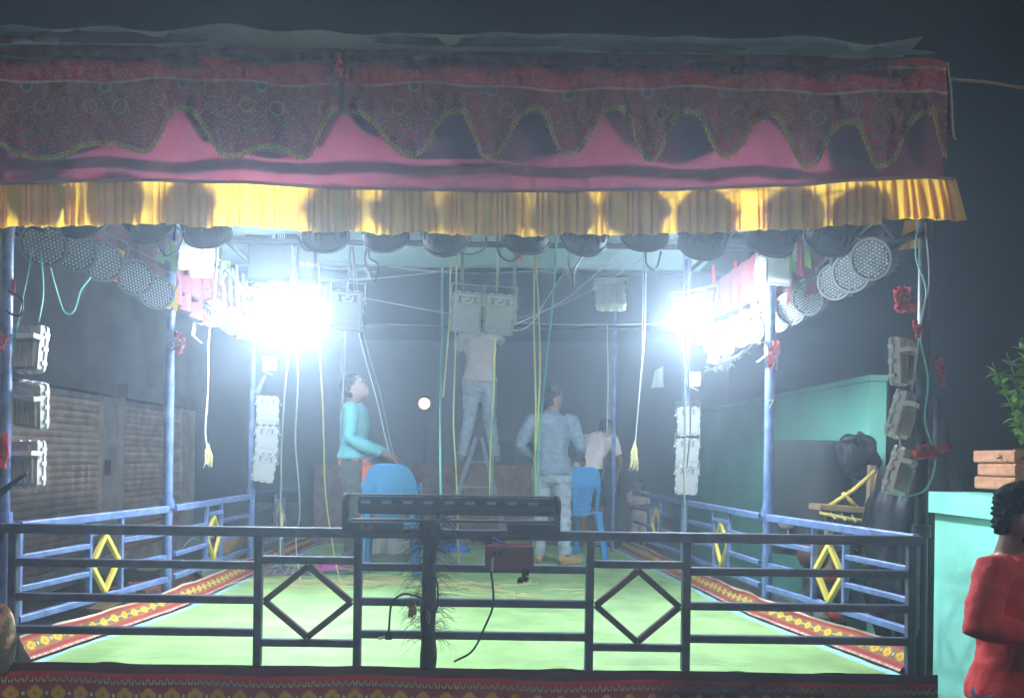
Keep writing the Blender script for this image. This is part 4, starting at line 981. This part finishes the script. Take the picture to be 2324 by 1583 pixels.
def person(label, loc, yaw, J=None, shirt=None, pants=None, shoes=None, head=(0, 0), hair=True, curl=(.5, .5), scale=1., cat='person', eyes=True, collar=False, beard=False, tilt=0):
    j = dict(DEF); j.update(J or {}); j = {k: (V(q) if isinstance(q, tuple) else q) for k, q in j.items()}
    t = thing('person', label, cat, loc); t.matrix_basis = Matrix.Translation(loc) @ Matrix.Rotation(yaw, 4, 'Z') @ Matrix.Scale(scale, 4)
    X = (j['sh_r']-j['sh_l']).normalized(); XP = (j['hp_r']-j['hp_l']).normalized()
    tors = [(lerp(j['pelvis'], j['waist'], -.25), .13, .09), (j['pelvis'], .158, .118), (j['waist'], .140, .102), (lerp(j['waist'], j['chest'], .5), .150, .108), (j['chest'], .168, .118), (lerp(j['chest'], j['neck'], .6), .158, .098), (lerp(j['chest'], j['neck'], .9), .095, .072), (j['neck'], .058, .058)]
    hq = Quaternion((0, 0, 1), head[0]) @ Quaternion((1, 0, 0), head[1])
    Hd = lambda x, y, z: j['head'] + hq @ V((x, y, z))
    mb = MB(); mb.limb(tors, 18, X)
    mb.limb([(lerp(j['chest'], j['neck'], .8), .06, .06), (j['neck'], .054, .056), (Hd(0, -.015, -.06), .052, .056), (Hd(0, -.005, 0), .05, .05)], 14, X)
    skull = [(-.118, .024, .026, .062), (-.104, .042, .046, .048), (-.075, .056, .068, .026), (-.03, .065, .083, .012), (.01, .071, .091, .002), (.05, .074, .096, -.006), (.085, .062, .082, -.012), (.108, .038, .052, -.014), (.118, .014, .02, -.014)]
    mb.loft([(Hd(0, y, z), rx, ry) for z, rx, ry, y in skull], 22, hq @ V((1, 0, 0)))
    mb.limb([(Hd(0, .088, .018), .010, .010), (Hd(0, .104, -.012), .012, .012), (Hd(0, .108, -.026), .017, .013)], 10, hq @ V((1, 0, 0)))
    for s in (-1, 1):
        mb.ball(Hd(s*.074, -.012, -.008), .010, .020, .032, q=hq, n=10)
        mb.ball(Hd(s*.030, .078, .030), .024, .014, .009, q=hq, n=10)
        mb.ball(Hd(s*.040, .062, -.025), .022, .020, .018, q=hq, n=10)
    mb.ball(Hd(0, .086, -.058), .026, .014, .007, q=hq, n=10); mb.ball(Hd(0, .083, -.071), .022, .014, .008, q=hq, n=10)
    sleeve, leg = {}, {}
    for s, k in ((1, 'r'), (-1, 'l')):
        sh, el, wr = j['sh_'+k], j['el_'+k], j['wr_'+k]
        arm = [(lerp(sh, j['chest'], .42)+V((0, 0, .03)), .050, .050), (lerp(sh, j['chest'], .15)+V((0, 0, .005)), .056, .056), (lerp(sh, el, .06), .055, .057), (lerp(sh, el, .35), .050, .052), (lerp(sh, el, .75), .044, .045), (el, .041, .042), (lerp(el, wr, .25), .042, .042), (lerp(el, wr, .7), .032, .033), (wr, .027, .023)]
        mb.limb(arm, 14, (.3, 1, .2)); sleeve[k] = arm
        add_hand(mb, wr, el, -s, curl[0 if k == 'r' else 1])
        hp, kn, an = j['hp_'+k], j['kn_'+k], j['an_'+k]
        lg = [(hp+V((0, 0, .03)), .088, .092), (lerp(hp, kn, .2), .083, .086), (lerp(hp, kn, .6), .066, .068), (kn, .054, .056), (lerp(kn, an, .3), .054, .058), (lerp(kn, an, .7), .040, .042), (an, .034, .038)]
        mb.limb(lg, 14, (1, .1, 0)); leg[k] = lg
        td = j['toe_'+k]; td = V((math.sin(td), math.cos(td), 0)) if not isinstance(td, V) else td
        hl = an+V((0, 0, -.045))
        mb.limb([(hl-td*.05, .033, .034), (hl+td*.04, .036, .036), (hl+td*.12+V((0, 0, -.008)), .042, .024), (hl+td*.185+V((0, 0, -.015)), .036, .015)], 12, td.cross(V((0, 0, 1))))
    remesh(mb, 'body', M_skin, t, .008, 3)
    if hair:
        hb = MB(); r_ = random.Random(len(label))
        for k in range(420):
            th = r_.uniform(-math.pi, math.pi); z = r_.uniform(-.085 if math.cos(th) < -.35 else -.045, .118)
            front = math.cos(th) > .35
            if front and z < .062: continue
            if abs(math.sin(th)) > .75 and z < .012: continue
            rx = interp(z, [(-.09, .056), (-.05, .066), (.01, .073), (.05, .076), (.085, .064), (.118, .02)]); ry = rx*1.27
            n_ = V((math.sin(th)*rx, math.cos(th)*ry-.008, z)); dr = V((math.sin(th), math.cos(th), .7 if z > .05 else -.2)).normalized()
            tip = n_+dr*.006+V((r_.uniform(-.010, .010), r_.uniform(-.010, .010), r_.uniform(-.006, .008)))
            hb.limb([(Hd(*(n_-dr*.006)), .012, .012), (Hd(*tip), .006, .006)], 6)
        hb.ball(Hd(0, -.014, .046), .081, .102, .081, q=hq, n=16, m=12)
        o = remesh(hb, 'hair', M_hair, t, .0055, 0)
        if beard:
            bb = MB(); bb.loft([(Hd(0, .064, -.121), .02, .024), (Hd(0, .048, -.105), .045, .050), (Hd(0, .030, -.078), .060, .070), (Hd(0, .02, -.06), .060, .066)], 18, hq @ V((1, 0, 0)))
            remesh(bb, 'beard', M_hair, t, .006, 1)
    if eyes:
        for s in (-1, 1):
            e = MB().ball(Hd(s*.030, .0765, .014), .0105, n=10).build('eye', mat('eye_white', (.70, .68, .64), .3, var=0), t, smooth=True)
            MB().ball(Hd(s*.030, .0840, .014), .0050, n=8).build('iris', mat('iris_dark', (.02, .012, .01), .2, var=0), e, smooth=True)
            MB().limb([(Hd(s*.014, .090, .034), .004, .004), (Hd(s*.032, .091, .040), .005, .004), (Hd(s*.050, .078, .034), .003, .003)], 6).build('eyebrow', M_hair, t, smooth=True)
    if shirt:
        m, kind, hem = shirt; sb_ = MB(); g_ = .017
        lo = [(lerp(j['pelvis'], j['waist'], hem-.12), .190, .150), (lerp(j['pelvis'], j['waist'], hem), .194, .154)] + ([(j['pelvis'], .196, .156)] if hem < -.05 else [])
        sb_.loft(lo + [(p, rx+g_, ry+g_) for p, rx, ry in tors[2:7]] + [(lerp(j['chest'], j['neck'], .98), .066, .062)], 22, X)
        for k in ('r', 'l'):
            a = sleeve[k]; n_ = 5 if kind == 'long' else 3
            rg = [(p, rx+.013, ry+.013) for p, rx, ry in a[:5]] + ([(a[5][0], .056, .056), (a[6][0], .055, .055), (a[7][0], .046, .046), (lerp(a[7][0], a[8][0], .75), .040, .038)] if kind == 'long' else [])
            rg[0] = (rg[0][0], .045, .045); sb_.loft(rg, 16, (.3, 1, .2))
        if collar: sb_.loft([(lerp(j['chest'], j['neck'], .92), .088, .078), (lerp(j['chest'], j['neck'], 1.14), .070, .070), (lerp(j['chest'], j['neck'], 1.16), .066, .066)], 18, X)
        o = remesh(sb_, 'shirt', m, t, .010, 7); folds(o, .015, 8, .35, len(label)); folds(o, .0035, 19, .8, 5)
    if pants:
        m, length = pants[:2]; pbm = MB(); g_ = .018
        pbm.loft([(lerp(j['pelvis'], j['waist'], .55), .150+.008, .112+.01), (j['pelvis'], .158+g_, .118+g_), (lerp(j['pelvis'], j['waist'], -.5), .172, .135), (lerp(j['pelvis'], j['waist'], -1.0), .150, .125), (lerp(j['pelvis'], j['waist'], -1.25), .11, .09)], 20, XP)
        for k in ('r', 'l'):
            l_ = leg[k]
            rg = [(p, rx+.02, ry+.02) for p, rx, ry in l_[:3]] + ([(l_[3][0], .074, .076), (l_[4][0], .072, .074), (l_[5][0], .062, .064), (l_[6][0]+V((0, 0, -.02)), .062, .070)] if length == 'long' else [(l_[3][0], .092, .094)])
            pbm.loft(rg, 16, (1, .1, 0))
        o = remesh(pbm, 'trousers', m, t, .010, 3); folds(o, .013, 10, .8, 3); folds(o, .005, 22, 1., 8)
    if shoes:
        for k in ('r', 'l'):
            td = j['toe_'+k]; td = V((math.sin(td), math.cos(td), 0)) if not isinstance(td, V) else td
            hl = j['an_'+k]+V((0, 0, -.045)); sm = MB()
            sm.limb([(hl-td*.055+V((0, 0, .005)), .040, .042), (hl+td*.04, .044, .046), (hl+td*.13+V((0, 0, -.008)), .050, .032), (hl+td*.20+V((0, 0, -.014)), .042, .022)], 12, td.cross(V((0, 0, 1))))
            sm.box(hl+td*.07+V((0, 0, -.036)), (.09, .26, .012), V((0, 1, 0)).rotation_difference(td))
            remesh(sm, 'shoe', shoes, t, .008, 2)
    return t
M_denim = mat('faded_denim', (.17, .22, .29), .9, var=.22, scale=26, bump=.3, bscale=160)
M_jeans = mat('pale_jeans', (.28, .33, .40), .9, var=.2, scale=20, bump=.3, bscale=160)
M_teal = mat('teal_knit', (.10, .40, .44), .85, var=.1, bump=.2, bscale=120)
M_whiteT = mat('white_cotton', (.66, .60, .58), .9, var=.08, bump=.2, bscale=90)
M_greyT = mat('grey_cotton', (.40, .36, .35), .9, var=.1)
M_blackT = mat('black_cotton', (.02, .02, .022), .9)
M_olive = mat('dark_olive_cotton', (.06, .065, .055), .9)
M_redsw = mat('red_sweatshirt', (.58, .04, .035), .92, var=.15, scale=10, bump=.3, bscale=140)
M_navy = mat('navy_trouser', (.025, .04, .085), .9)
M_tan = mat('tan_shoe', (.42, .24, .12), .7)

# man in denim shirt, back turned
pd = P(1248, 1278, 7.45)
person('man in a faded denim shirt and pale jeans seen from behind', (pd.x, 7.45, FL+.01), R(-6),
       dict(el_l=(-.30, -.02, 1.14), wr_l=(-.20, .16, 1.02), el_r=(.27, .03, 1.14), wr_r=(.30, .26, 1.03), kn_r=(.12, .02, .50), an_r=(.14, -.14, .10), hp_r=(.09, 0, .9), an_l=(-.11, .04, .085), head=(.015, .035, 1.60), toe_r=.7),
       (M_denim, 'long', -.42), (M_jeans, 'long'), M_tan, head=(R(-38), R(-4)), curl=(.7, .5), collar=True)
# man in white T shirt, bending
pw = P(1352, 1236, 9.1)
person('man in a white T-shirt and dark shorts stooping behind the blue chair', (pw.x-.06, 9.1, FL+.0), R(-35),
       dict(pelvis=(0, -.12, .90), waist=(0, -.06, 1.03), chest=(0, .07, 1.17), neck=(0, .22, 1.31), head=(.02, .33, 1.38), sh_r=(.185, .17, 1.27), el_r=(.25, .22, 1.00), wr_r=(.16, .34, .82), sh_l=(-.185, .17, 1.27), el_l=(-.22, .26, 1.0), wr_l=(-.12, .40, .86), hp_r=(.088, -.12, .88), hp_l=(-.088, -.12, .88), kn_r=(.10, -.02, .48), kn_l=(-.10, -.02, .48)),
       (M_whiteT, 'short', -.25), (M_blackT, 'knee'), None, head=(R(0), R(-35)))
# man in teal sweater
pt_ = P(800, 1290, 6.95)
person('man in a teal sweater with an orange waist cloth looking up beside the chairs', (pt_.x, 6.95, FL+.008), R(-86),
       dict(head=(0, -.005, 1.585), neck=(0, -.02, 1.44), el_r=(.22, -.02, 1.13), wr_r=(.16, .26, 1.0), el_l=(-.22, .0, 1.13), wr_l=(-.12, .30, 1.0), sh_r=(.185, -.02, 1.40), sh_l=(-.185, -.02, 1.40)),
       (M_teal, 'long', .32), (M_olive, 'long'), None, head=(0, R(42)), curl=(.6, .6), scale=1.03)
ow = MB(); c_ = V((pt_.x, 6.95, FL+.99))
ow.loft([(c_+V((0, 0, -.07)), .185, .155), (c_+V((.01, 0, -.02)), .182, .150), (c_+V((.01, 0, .035)), .172, .138)], 20, (0, 1, 0))
oo = remesh(ow, 'waist_cloth', mat('orange_cotton', (.75, .16, .07), .9), None, .012, 2); folds(oo, .012, 14); tag(oo, 'orange cloth wound round the waist of the man in teal', 'cloth')
MB().grid(10, 14, lambda a, b: (c_.x+.10+.10*a+.02*nz(a*4, b*3), 6.76+.02*nz(b*4, a), FL+.94-.62*b)).build('orange_cloth', mat('orange_cotton', (.75, .16, .07), .9), smooth=True, label='orange cloth end hanging down behind the stacked chairs', cat='cloth')
# man on the ladder
pl = P(1085, 1045, 8.75)
person('barefoot man in a grey T-shirt and jeans standing on the ladder', (pl.x, 8.62, pl.z-.01), R(4),
       dict(an_l=(-.19, -.06, .085), kn_l=(-.10, .04, .48), an_r=(.18, -.03, .085), kn_r=(.12, .03, .5), sh_r=(.19, .02, 1.42), el_r=(.26, .2, 1.36), wr_r=(.20, .36, 1.62), sh_l=(-.19, .02, 1.42), el_l=(-.26, .14, 1.22), wr_l=(-.16, .34, 1.40), toe_l=-.3, toe_r=.3),
       (M_greyT, 'short', -.2), (M_jeans, 'long'), None, head=(0, R(10)))
# child in a white vest
pc = P(1447, 1200, 13.6)
person('small dim child in a white vest with folded arms behind the stage', (pc.x, 13.6, 0), R(176),
       dict(el_r=(.20, .08, 1.10), wr_r=(-.06, .20, 1.15), el_l=(-.20, .08, 1.10), wr_l=(.06, .22, 1.12)),
       (M_whiteT, 'short', -.2), (M_whiteT, 'knee'), None, scale=.80)
# man in red at the side
pr_ = V((P(2300, 1400, 2.85).x, 2.85, 0))
person('man in a red sweatshirt standing before the mint wall at the picture edge', (pr_.x, 2.85, 0), R(-135),
       dict(sh_r=(.20, -.02, 1.42), el_r=(.32, -.06, 1.20), wr_r=(.205, .115, 1.19), el_l=(-.24, .02, 1.14), wr_l=(-.02, .24, 1.17), head=(0, .035, 1.60)),
       (M_redsw, 'long', -.25), (M_navy, 'long'), M_parblack, head=(R(22), R(-8)), curl=(.8, .8), beard=True, scale=.965)
hp_ = thing('mobile_phone', 'dark phone held in the hands of the man in red', 'phone', (pr_.x+.10, 2.53, 1.17))
MB().box((0, 0, 0), (.14, .074, .009)).build('body', M_parblack, hp_); MB().box((0, 0, .0055), (.13, .066, .001)).build('screen', M_lensbed, hp_)

# ================================================================== OUTSIDE THE RAILING
# brick pile on the mint wall with shrubs
for i, (z, x0, x1) in enumerate(((1.595, 2.79, 3.05), (1.665, 2.80, 3.03), (1.735, 2.79, 3.06))):
    y = (4.05, 4.03, 4.06)[i]
    t = prism(MB(), round_rect(.27, .066, .012, 4), -.30, .0).build('brick', M_brick, label='%s orange brick stacked on the mint wall' % ('lowest', 'middle', 'topmost')[i], cat='brick')
    t.location = ((2.90), y, z); t.rotation_euler = (0, 0, R((1, -2, 2)[i]))
    dup_ = None
def leaf(mb, p, d, L_, w_, up):
    s = d.cross(up); s = s.normalized() if s.length > .01 else V((1, 0, 0)); n_ = s.cross(d)
    i = len(mb.v); mid = p+d*L_*.45
    mb.v += [p, mid+s*w_+n_*w_*.3, p+d*L_, mid-s*w_+n_*w_*.3, mid]
    mb.f += [(i, i+1, i+4), (i+1, i+2, i+4), (i+2, i+3, i+4), (i+3, i, i+4)]
def shrub(label, base, tips, m, nleaf, L_, seed, cat='plant'):
    t = thing('leafy_shrub', label, cat, base); r_ = random.Random(seed); mb = MB(); sm = MB()
    for tp in tips:
        a, b = V(base), V(tp); mid = a.lerp(b, .5)+V((0, 0, .06)); pts = spline([a, mid, b], 8); sm.tube(pts, .005, 5)
        for k in range(nleaf):
            s = r_.uniform(.35, 1.0); p = pts[int(s*(len(pts)-1))]
            d = V((r_.uniform(-1, 1), r_.uniform(-1, 1), r_.uniform(-.5, .9))).normalized(); leaf(mb, p, d, L_*r_.uniform(.6, 1.1), L_*.27, V((0, 0, 1)))
    sm.build('stem', mat('green_stem', (.10, .12, .04), .8), t, True); tag(mb.build('foliage', m, t, True), kind='stuff')
shrub('bright green shrub reaching in over the bricks from the picture edge', (3.35, 4.3, 1.2), [P(2252, 822, 4.2), P(2285, 800, 4.2), P(2310, 830, 4.2), P(2318, 765, 4.2), P(2290, 905, 4.2), P(2330, 900, 4.2), P(2345, 850, 4.25), P(2300, 860, 4.2)], M_leaf, 60, .08, 3)
shrub('low dark creeper trailing over the topmost brick', (3.05, 3.95, 1.75), [P(2262, 1040, 4.0), P(2285, 1046, 3.95), P(2300, 1030, 3.95), P(2318, 1040, 3.9), P(2330, 1020, 3.9), P(2275, 1060, 4.0)], M_leafd, 40, .028, 5)
# dark plastic-wrapped post behind the mint wall
wp = P(2150, 1120, 4.9); 
MB().loft([((wp.x, 4.95, 0), .07, .07), ((wp.x-.01, 4.95, 1.0), .075, .07), ((wp.x-.03, 4.95, 1.9), .05, .05), ((wp.x-.05, 4.95, 2.15), .015, .015)], 14).build('wrapped_post', M_polyblk, smooth=True, label='tall post wrapped in shiny black polythene behind the mint wall', cat='post')
# grey cloth over a stand
def drape(a, b):
    th = 2*math.pi*a; r = (.30+.04*b+.035*math.sin(th*6+1)*b)*(1+.16*abs(math.cos(2*th))**3); z = 2.02 - 1.05*b - .02*nz(a*9) if b > .12 else 2.02-.126+.01*(1-(b/.12))
    rr_ = r*min(1, (b/.12)) if b < .12 else r
    return (2.86+rr_*math.cos(th)*.9, 6.45+rr_*math.sin(th), z)
MB().grid(80, 24, drape).build('draped_cloth', mat('grey_sheet', (.032, .036, .035), .9, var=.25, scale=4), smooth=True, label='dark grey cloth draped over a tall stand by the turquoise wall', cat='cloth', solid=.008)
MB().loft([((2.86, 6.45, 0), .04, .04), ((2.86, 6.45, 1.86), .04, .04)], 10).build('cloth_stand', M_wood, label='wooden stand under the dark grey draped cloth', cat='stand')
# wooden plank seat slung with yellow straps
wr = thing('plank_cart', 'wooden plank cart tied up with yellow straps beyond the railing', 'cart', P(1930, 1300, 5.7))
MB().beam(P(1848, 1148, 5.7), P(1975, 1158, 5.7), .20, .045).build('plank', M_wood, wr, True)
MB().beam(P(1975, 1158, 5.7), P(2015, 1168, 5.72), .20, .04).build('plank', M_wood, wr, True)
for i, (a, b) in enumerate((((1880, 1148), (1985, 1068)), ((1990, 1070), (1978, 1140)), ((1912, 1118), (1945, 1152)), ((1975, 1160), (2012, 1180)), ((1860, 1162), (1985, 1185)))):
    pa, pb_ = P(*a, 5.62), P(*b, 5.62); MB().tube([pa, pa.lerp(pb_, .5)+V((.01, 0, -.012)), pb_], .016, 8).build('strap', mat('yellow_strap', (.66, .50, .10), .8, var=.3, scale=30, bump=.6), wr, True, smooth=True)
for k in range(5):
    c = P(1890+24*k, 1170+3*k, 5.62); MB().tube([c+V((-.02, 0, .03)), c+V((.0, -.02, -.02)), c+V((.025, 0, -.005))], .007, 6).build('hook', M_beigecast, wr, True)
for u in (1880, 2000): MB().beam(P(u, 1165, 5.75), (P(u, 1165, 5.75).x, 5.75, 0), .05, .05, (0, 1, 0)).build('leg', M_wood, wr, True)
MB().beam(P(1978, 1055, 5.75), P(1974, 1150, 5.75), .05, .05, (0, 1, 0)).build('upright', M_wood, wr, True)
crt = thing('wicker_crate', 'small slatted wooden crate under the plank cart', 'crate', P(1978, 1265, 5.7))
for k in range(6): MB().box((0, -.06, -.02+.024*k), (.15, .01, .014)).build('slat', M_wood, crt)
for x in (-.075, .075): MB().box((x, -.05, .04), (.014, .02, .17)).build('corner_post', M_wood, crt)
MB().box((0, .01, .135), (.17, .13, .04)).build('orange_load', mat('orange_pack', (.62, .18, .06), .8), crt)
MB().box((0, .01, .0), (.14, .10, .12)).build('crate_body', mat('dark_crate', (.09, .06, .04), .9), crt)
# black polythene bundle
def poly(a, b):
    th = math.pi*2*a; z = .35+1.35*b; r = .26*math.sin(math.pi*min(1, .15+.8*(1-b)))**.6+.03
    r *= 1+.28*nz(math.cos(th)*2.2, math.sin(th)*2.2, z*3.5)+.16*abs(nz(math.cos(th)*5, math.sin(th)*5, z*2.5))
    return (2.92-.0*b+r*math.cos(th)*1.0, 5.0+r*math.sin(th), z)
MB().grid(120, 90, poly).build('polythene_bundle', M_polyblk, smooth=True, label='bulging black polythene bundle beside the dark corner pole', cat='bundle')
def poly2(a, b):
    th = math.pi*2*a; t_ = math.pi*b; r = 1+.3*nz(math.cos(th)*2+3, math.sin(th)*2, b*4)-.16*abs(nz(math.cos(th)*4, math.sin(th)*4, b*3))
    return (3.08+.16*math.sin(t_)*math.cos(th)*r, 6.1+.15*math.sin(t_)*math.sin(th)*r, 1.78+.17*math.cos(t_)*r)
MB().grid(110, 70, poly2).build('polythene_cover', M_polyblk, smooth=True, label='small crumpled black polythene bag hanging above the plank cart', cat='cover')
# motorcycle
mo = thing('motorcycle', 'parked dark motorcycle with a red tank beyond the railing', 'motorcycle', (2.72, 5.75, 0), (0, 0, R(-22)))
def wheel(y):
    wv = MB()
    for k in range(36):
        a, b = 2*math.pi*k/36, 2*math.pi*(k+1)/36
    n_, m_ = 36, 10
    for k in range(n_):
        for q in range(m_):
            a, c = 2*math.pi*k/n_, 2*math.pi*q/m_; rr_ = .27+.045*math.cos(c); wv.v.append(V((.04*math.sin(c), y+rr_*math.cos(a), .32+rr_*math.sin(a))))
    for k in range(n_):
        for q in range(m_): wv.f.append((k*m_+q, k*m_+(q+1) % m_, ((k+1) % n_)*m_+(q+1) % m_, ((k+1) % n_)*m_+q))
    o = wv.build('wheel', mat('tyre_rubber', (.02, .02, .02), .8), mo, smooth=True)
    MB().lathe([(.235, -.02), (.245, 0), (.235, .02), (.22, .02), (.22, -.02), (.235, -.02)], (0, y, .32), 'X', 32).build('rim', M_metal, o)
    MB().lathe([(0, -.05), (.04, -.05), (.04, .05), (0, .05)], (0, y, .32), 'X', 12).build('hub', M_metal, o)
    sp = MB()
    for k in range(18):
        a = 2*math.pi*k/18; sp.tube([(.02*(-1)**k, y+.04*math.cos(a), .32+.04*math.sin(a)), (0, y+.225*math.cos(a), .32+.225*math.sin(a))], .002, 4)
    tag(sp.build('spoke_set', M_metal, o), kind='stuff')
wheel(.62); wheel(-.62)
M_tank = mat('red_tank_paint', (.42, .02, .02), .25, var=.05)
MB().limb([((0, -.05, .80), .10, .08), ((0, .1, .84), .13, .11), ((0, .28, .85), .12, .10), ((0, .36, .83), .07, .06)], 16).build('fuel_tank', M_tank, mo, smooth=True)
MB().limb([((0, -.70, .84), .08, .04), ((0, -.45, .80), .12, .05), ((0, -.1, .80), .10, .05)], 14).build('seat', M_parblack, mo, smooth=True)
MB().tube([(0, .30, .72), (0, .12, .42), (0, -.25, .38), (0, -.62, .32)], .028, 8).build('chassis', M_parblack, mo, smooth=True)
MB().box((0, .0, .45), (.22, .28, .26)).build('engine', M_metal, mo)
for s in (-1, 1):
    MB().tube([(s*.07, .62, .32), (s*.07, .42, .92)], .02, 8).build('fork', M_metal, mo, smooth=True)
    MB().tube([(0, .40, .98), (s*.15, .40, 1.04), (s*.34, .30, 1.02)], .013, 8).build('handlebar', M_parblack, mo, smooth=True)
    MB().tube([(s*.28, .33, 1.03), (s*.30, .36, 1.18)], .006, 6).build('mirror_stalk', M_metal, mo, smooth=True)
    MB().ball((s*.31, .36, 1.22), .06, .015, .045).build('mirror', M_metal, mo, smooth=True)
MB().lathe([(0, .02), (.06, .0), (.085, .06), (.085, .08), (0, .09)], (0, .46, .92), 'Y', 20).build('headlight', M_lens, mo, smooth=True)
MB().ball((0, -.74, .72), .06, .04, .05).build('tail_light', mat('red_lens', (.40, .03, .02), .2), mo, smooth=True)
for y in (.62, -.62): MB().grid(12, 3, lambda a, b: (-.06+.12*b, y+.345*math.cos(.6+1.9*a), .32+.345*math.sin(.6+1.9*a))).build('mudguard', M_white if y > 0 else M_parblack, mo, smooth=True, solid=.006)
# globe lamp beside the cart
gl = thing('amber_lantern', 'round brown glass lantern hanging beyond the railing', 'lantern', P(1845, 1250, 5.5))
MB().ball((0, 0, 0), .115, .115, .14, n=20, m=14).build('globe', mat('brown_glass', (.13, .045, .03), .12, spec=.8), gl, smooth=True)
MB().lathe([(0, .16), (.05, .15), (.06, .12)], axis='Z', n=14).build('cap', M_parblack, gl)
# left side: bricks, sacks, planks, cables outside the railing
for i, (u, v, Y, rz) in enumerate(((205, 1412, 5.6, 20), (262, 1330, 6.2, -10), (330, 1300, 6.5, 35), (400, 1292, 6.6, 5), (460, 1310, 6.7, -25), (350, 1322, 6.2, 60))):
    p = P(u, v, Y); t = thing('loose_brick_stack', 'dusty red brick block outside the railing by the shutters, %s from the picture edge' % ORD[i], 'brick', (p.x, Y, 0), (0, 0, R(rz)), 'dusty bricks outside the railing')
    n_ = max(1, int(p.z/.08))
    for k in range(n_): MB().box((.01*nz(k*3.1, i), .01*nz(k*2.7, i+5), .04+.08*k), (.25, .12, .074)).build('brick', M_brickd, t)
ys = P(540, 1228, 7.3)
def sack(a, b):
    th = 2*math.pi*a; t_ = math.pi*b; r = 1+.15*nz(math.cos(th)*2, math.sin(th)*2, b*3)
    return (ys.x+.17*math.sin(t_)**.7*math.cos(th)*r, 7.3+.13*math.sin(t_)**.7*math.sin(th)*r, ys.z-.02+.14*math.cos(t_)*r)
MB().grid(40, 24, sack).build('yellow_sack', mat('ochre_sack', (.52, .30, .07), .85, bump=.4, bscale=12), smooth=True, label='small ochre yellow sack beyond the far railing by the shutters', cat='sack')
MB().box((ys.x-.05, 7.35, (ys.z-.15)/2), (.5, .35, ys.z-.16)).build('concrete_block', M_conc, label='grey concrete block carrying the yellow sack', cat='block')
for i, (u0, v0, u1, v1, Y) in enumerate(((215, 1385, 330, 1325, 5.9), (330, 1290, 400, 1270, 6.6), (200, 1365, 300, 1345, 6.1))):
    MB().beam(P(u0, v0, Y), P(u1, v1, Y+.6), .14, .03).build('plank', M_wood, label='weathered plank lying outside the railing by the shutters, %s from the front' % ORD[i], cat='plank')
cable([(400, 1260, 6.8), (440, 1220, 6.9), (470, 1260, 6.9), (450, 1300, 6.8), (500, 1290, 7)], M_cabgrn, 'green wire tangle outside the railing before the far pole', .006)
# bundle at the lower left edge
def bnd(a, b):
    th = 2*math.pi*a; t_ = math.pi*b; r = 1+.06*nz(math.cos(th)*2, math.sin(th)*2, b*3); c = P(-14, 1436, 3.62)
    return (c.x+.115*math.sin(t_)**.8*math.cos(th)*r, 3.6+.07*math.sin(t_)*math.sin(th)*r, c.z-.02+.17*math.cos(t_)*r)
def bnd_col(a, b):
    return (.50, .30, .20) if nz(a*9, b*8, 3)+1.6*(.42-b) > .12 else (.17, .15, .10)
MB().grid(70, 50, bnd, bnd_col).build('cloth_bundle', mat('matt_print', (1, 1, 1), 1., attr=True, var=.3, scale=30, bump=.5, bscale=60, spec=.05), smooth=True, label='rounded olive bundle with a peeling tan patch at the stage corner post', cat='bundle')
for i, (a, b) in enumerate((((-5, 1118), (62, 1072)), ((-5, 1128), (50, 1078)))):
    MB().tube([P(*a, 3.6), P(*b, 3.62)], .010, 8).build('dark_rod', M_dark, label='%s of two dark rods poking past the blue pole at the picture edge' % ('upper', 'lower')[i], cat='rod')

# ------------------------------------------------------------------ haze
hz = bpy.data.materials.new('haze_air'); hz.use_nodes = True
n = hz.node_tree.nodes; n.clear(); out = n.new('ShaderNodeOutputMaterial'); pv = n.new('ShaderNodeVolumePrincipled')
pv.inputs['Color'].default_value = (.70, .83, 1.0, 1); pv.inputs['Density'].default_value = HAZE; pv.inputs['Anisotropy'].default_value = HAZE_G
hz.node_tree.links.new(pv.outputs[0], out.inputs['Volume'])
MB().box((0, 12.5, 1.75), (27, 33, 5.6)).build('haze', hz, kind='stuff')

bpy.data.scenes.remove(_ts)
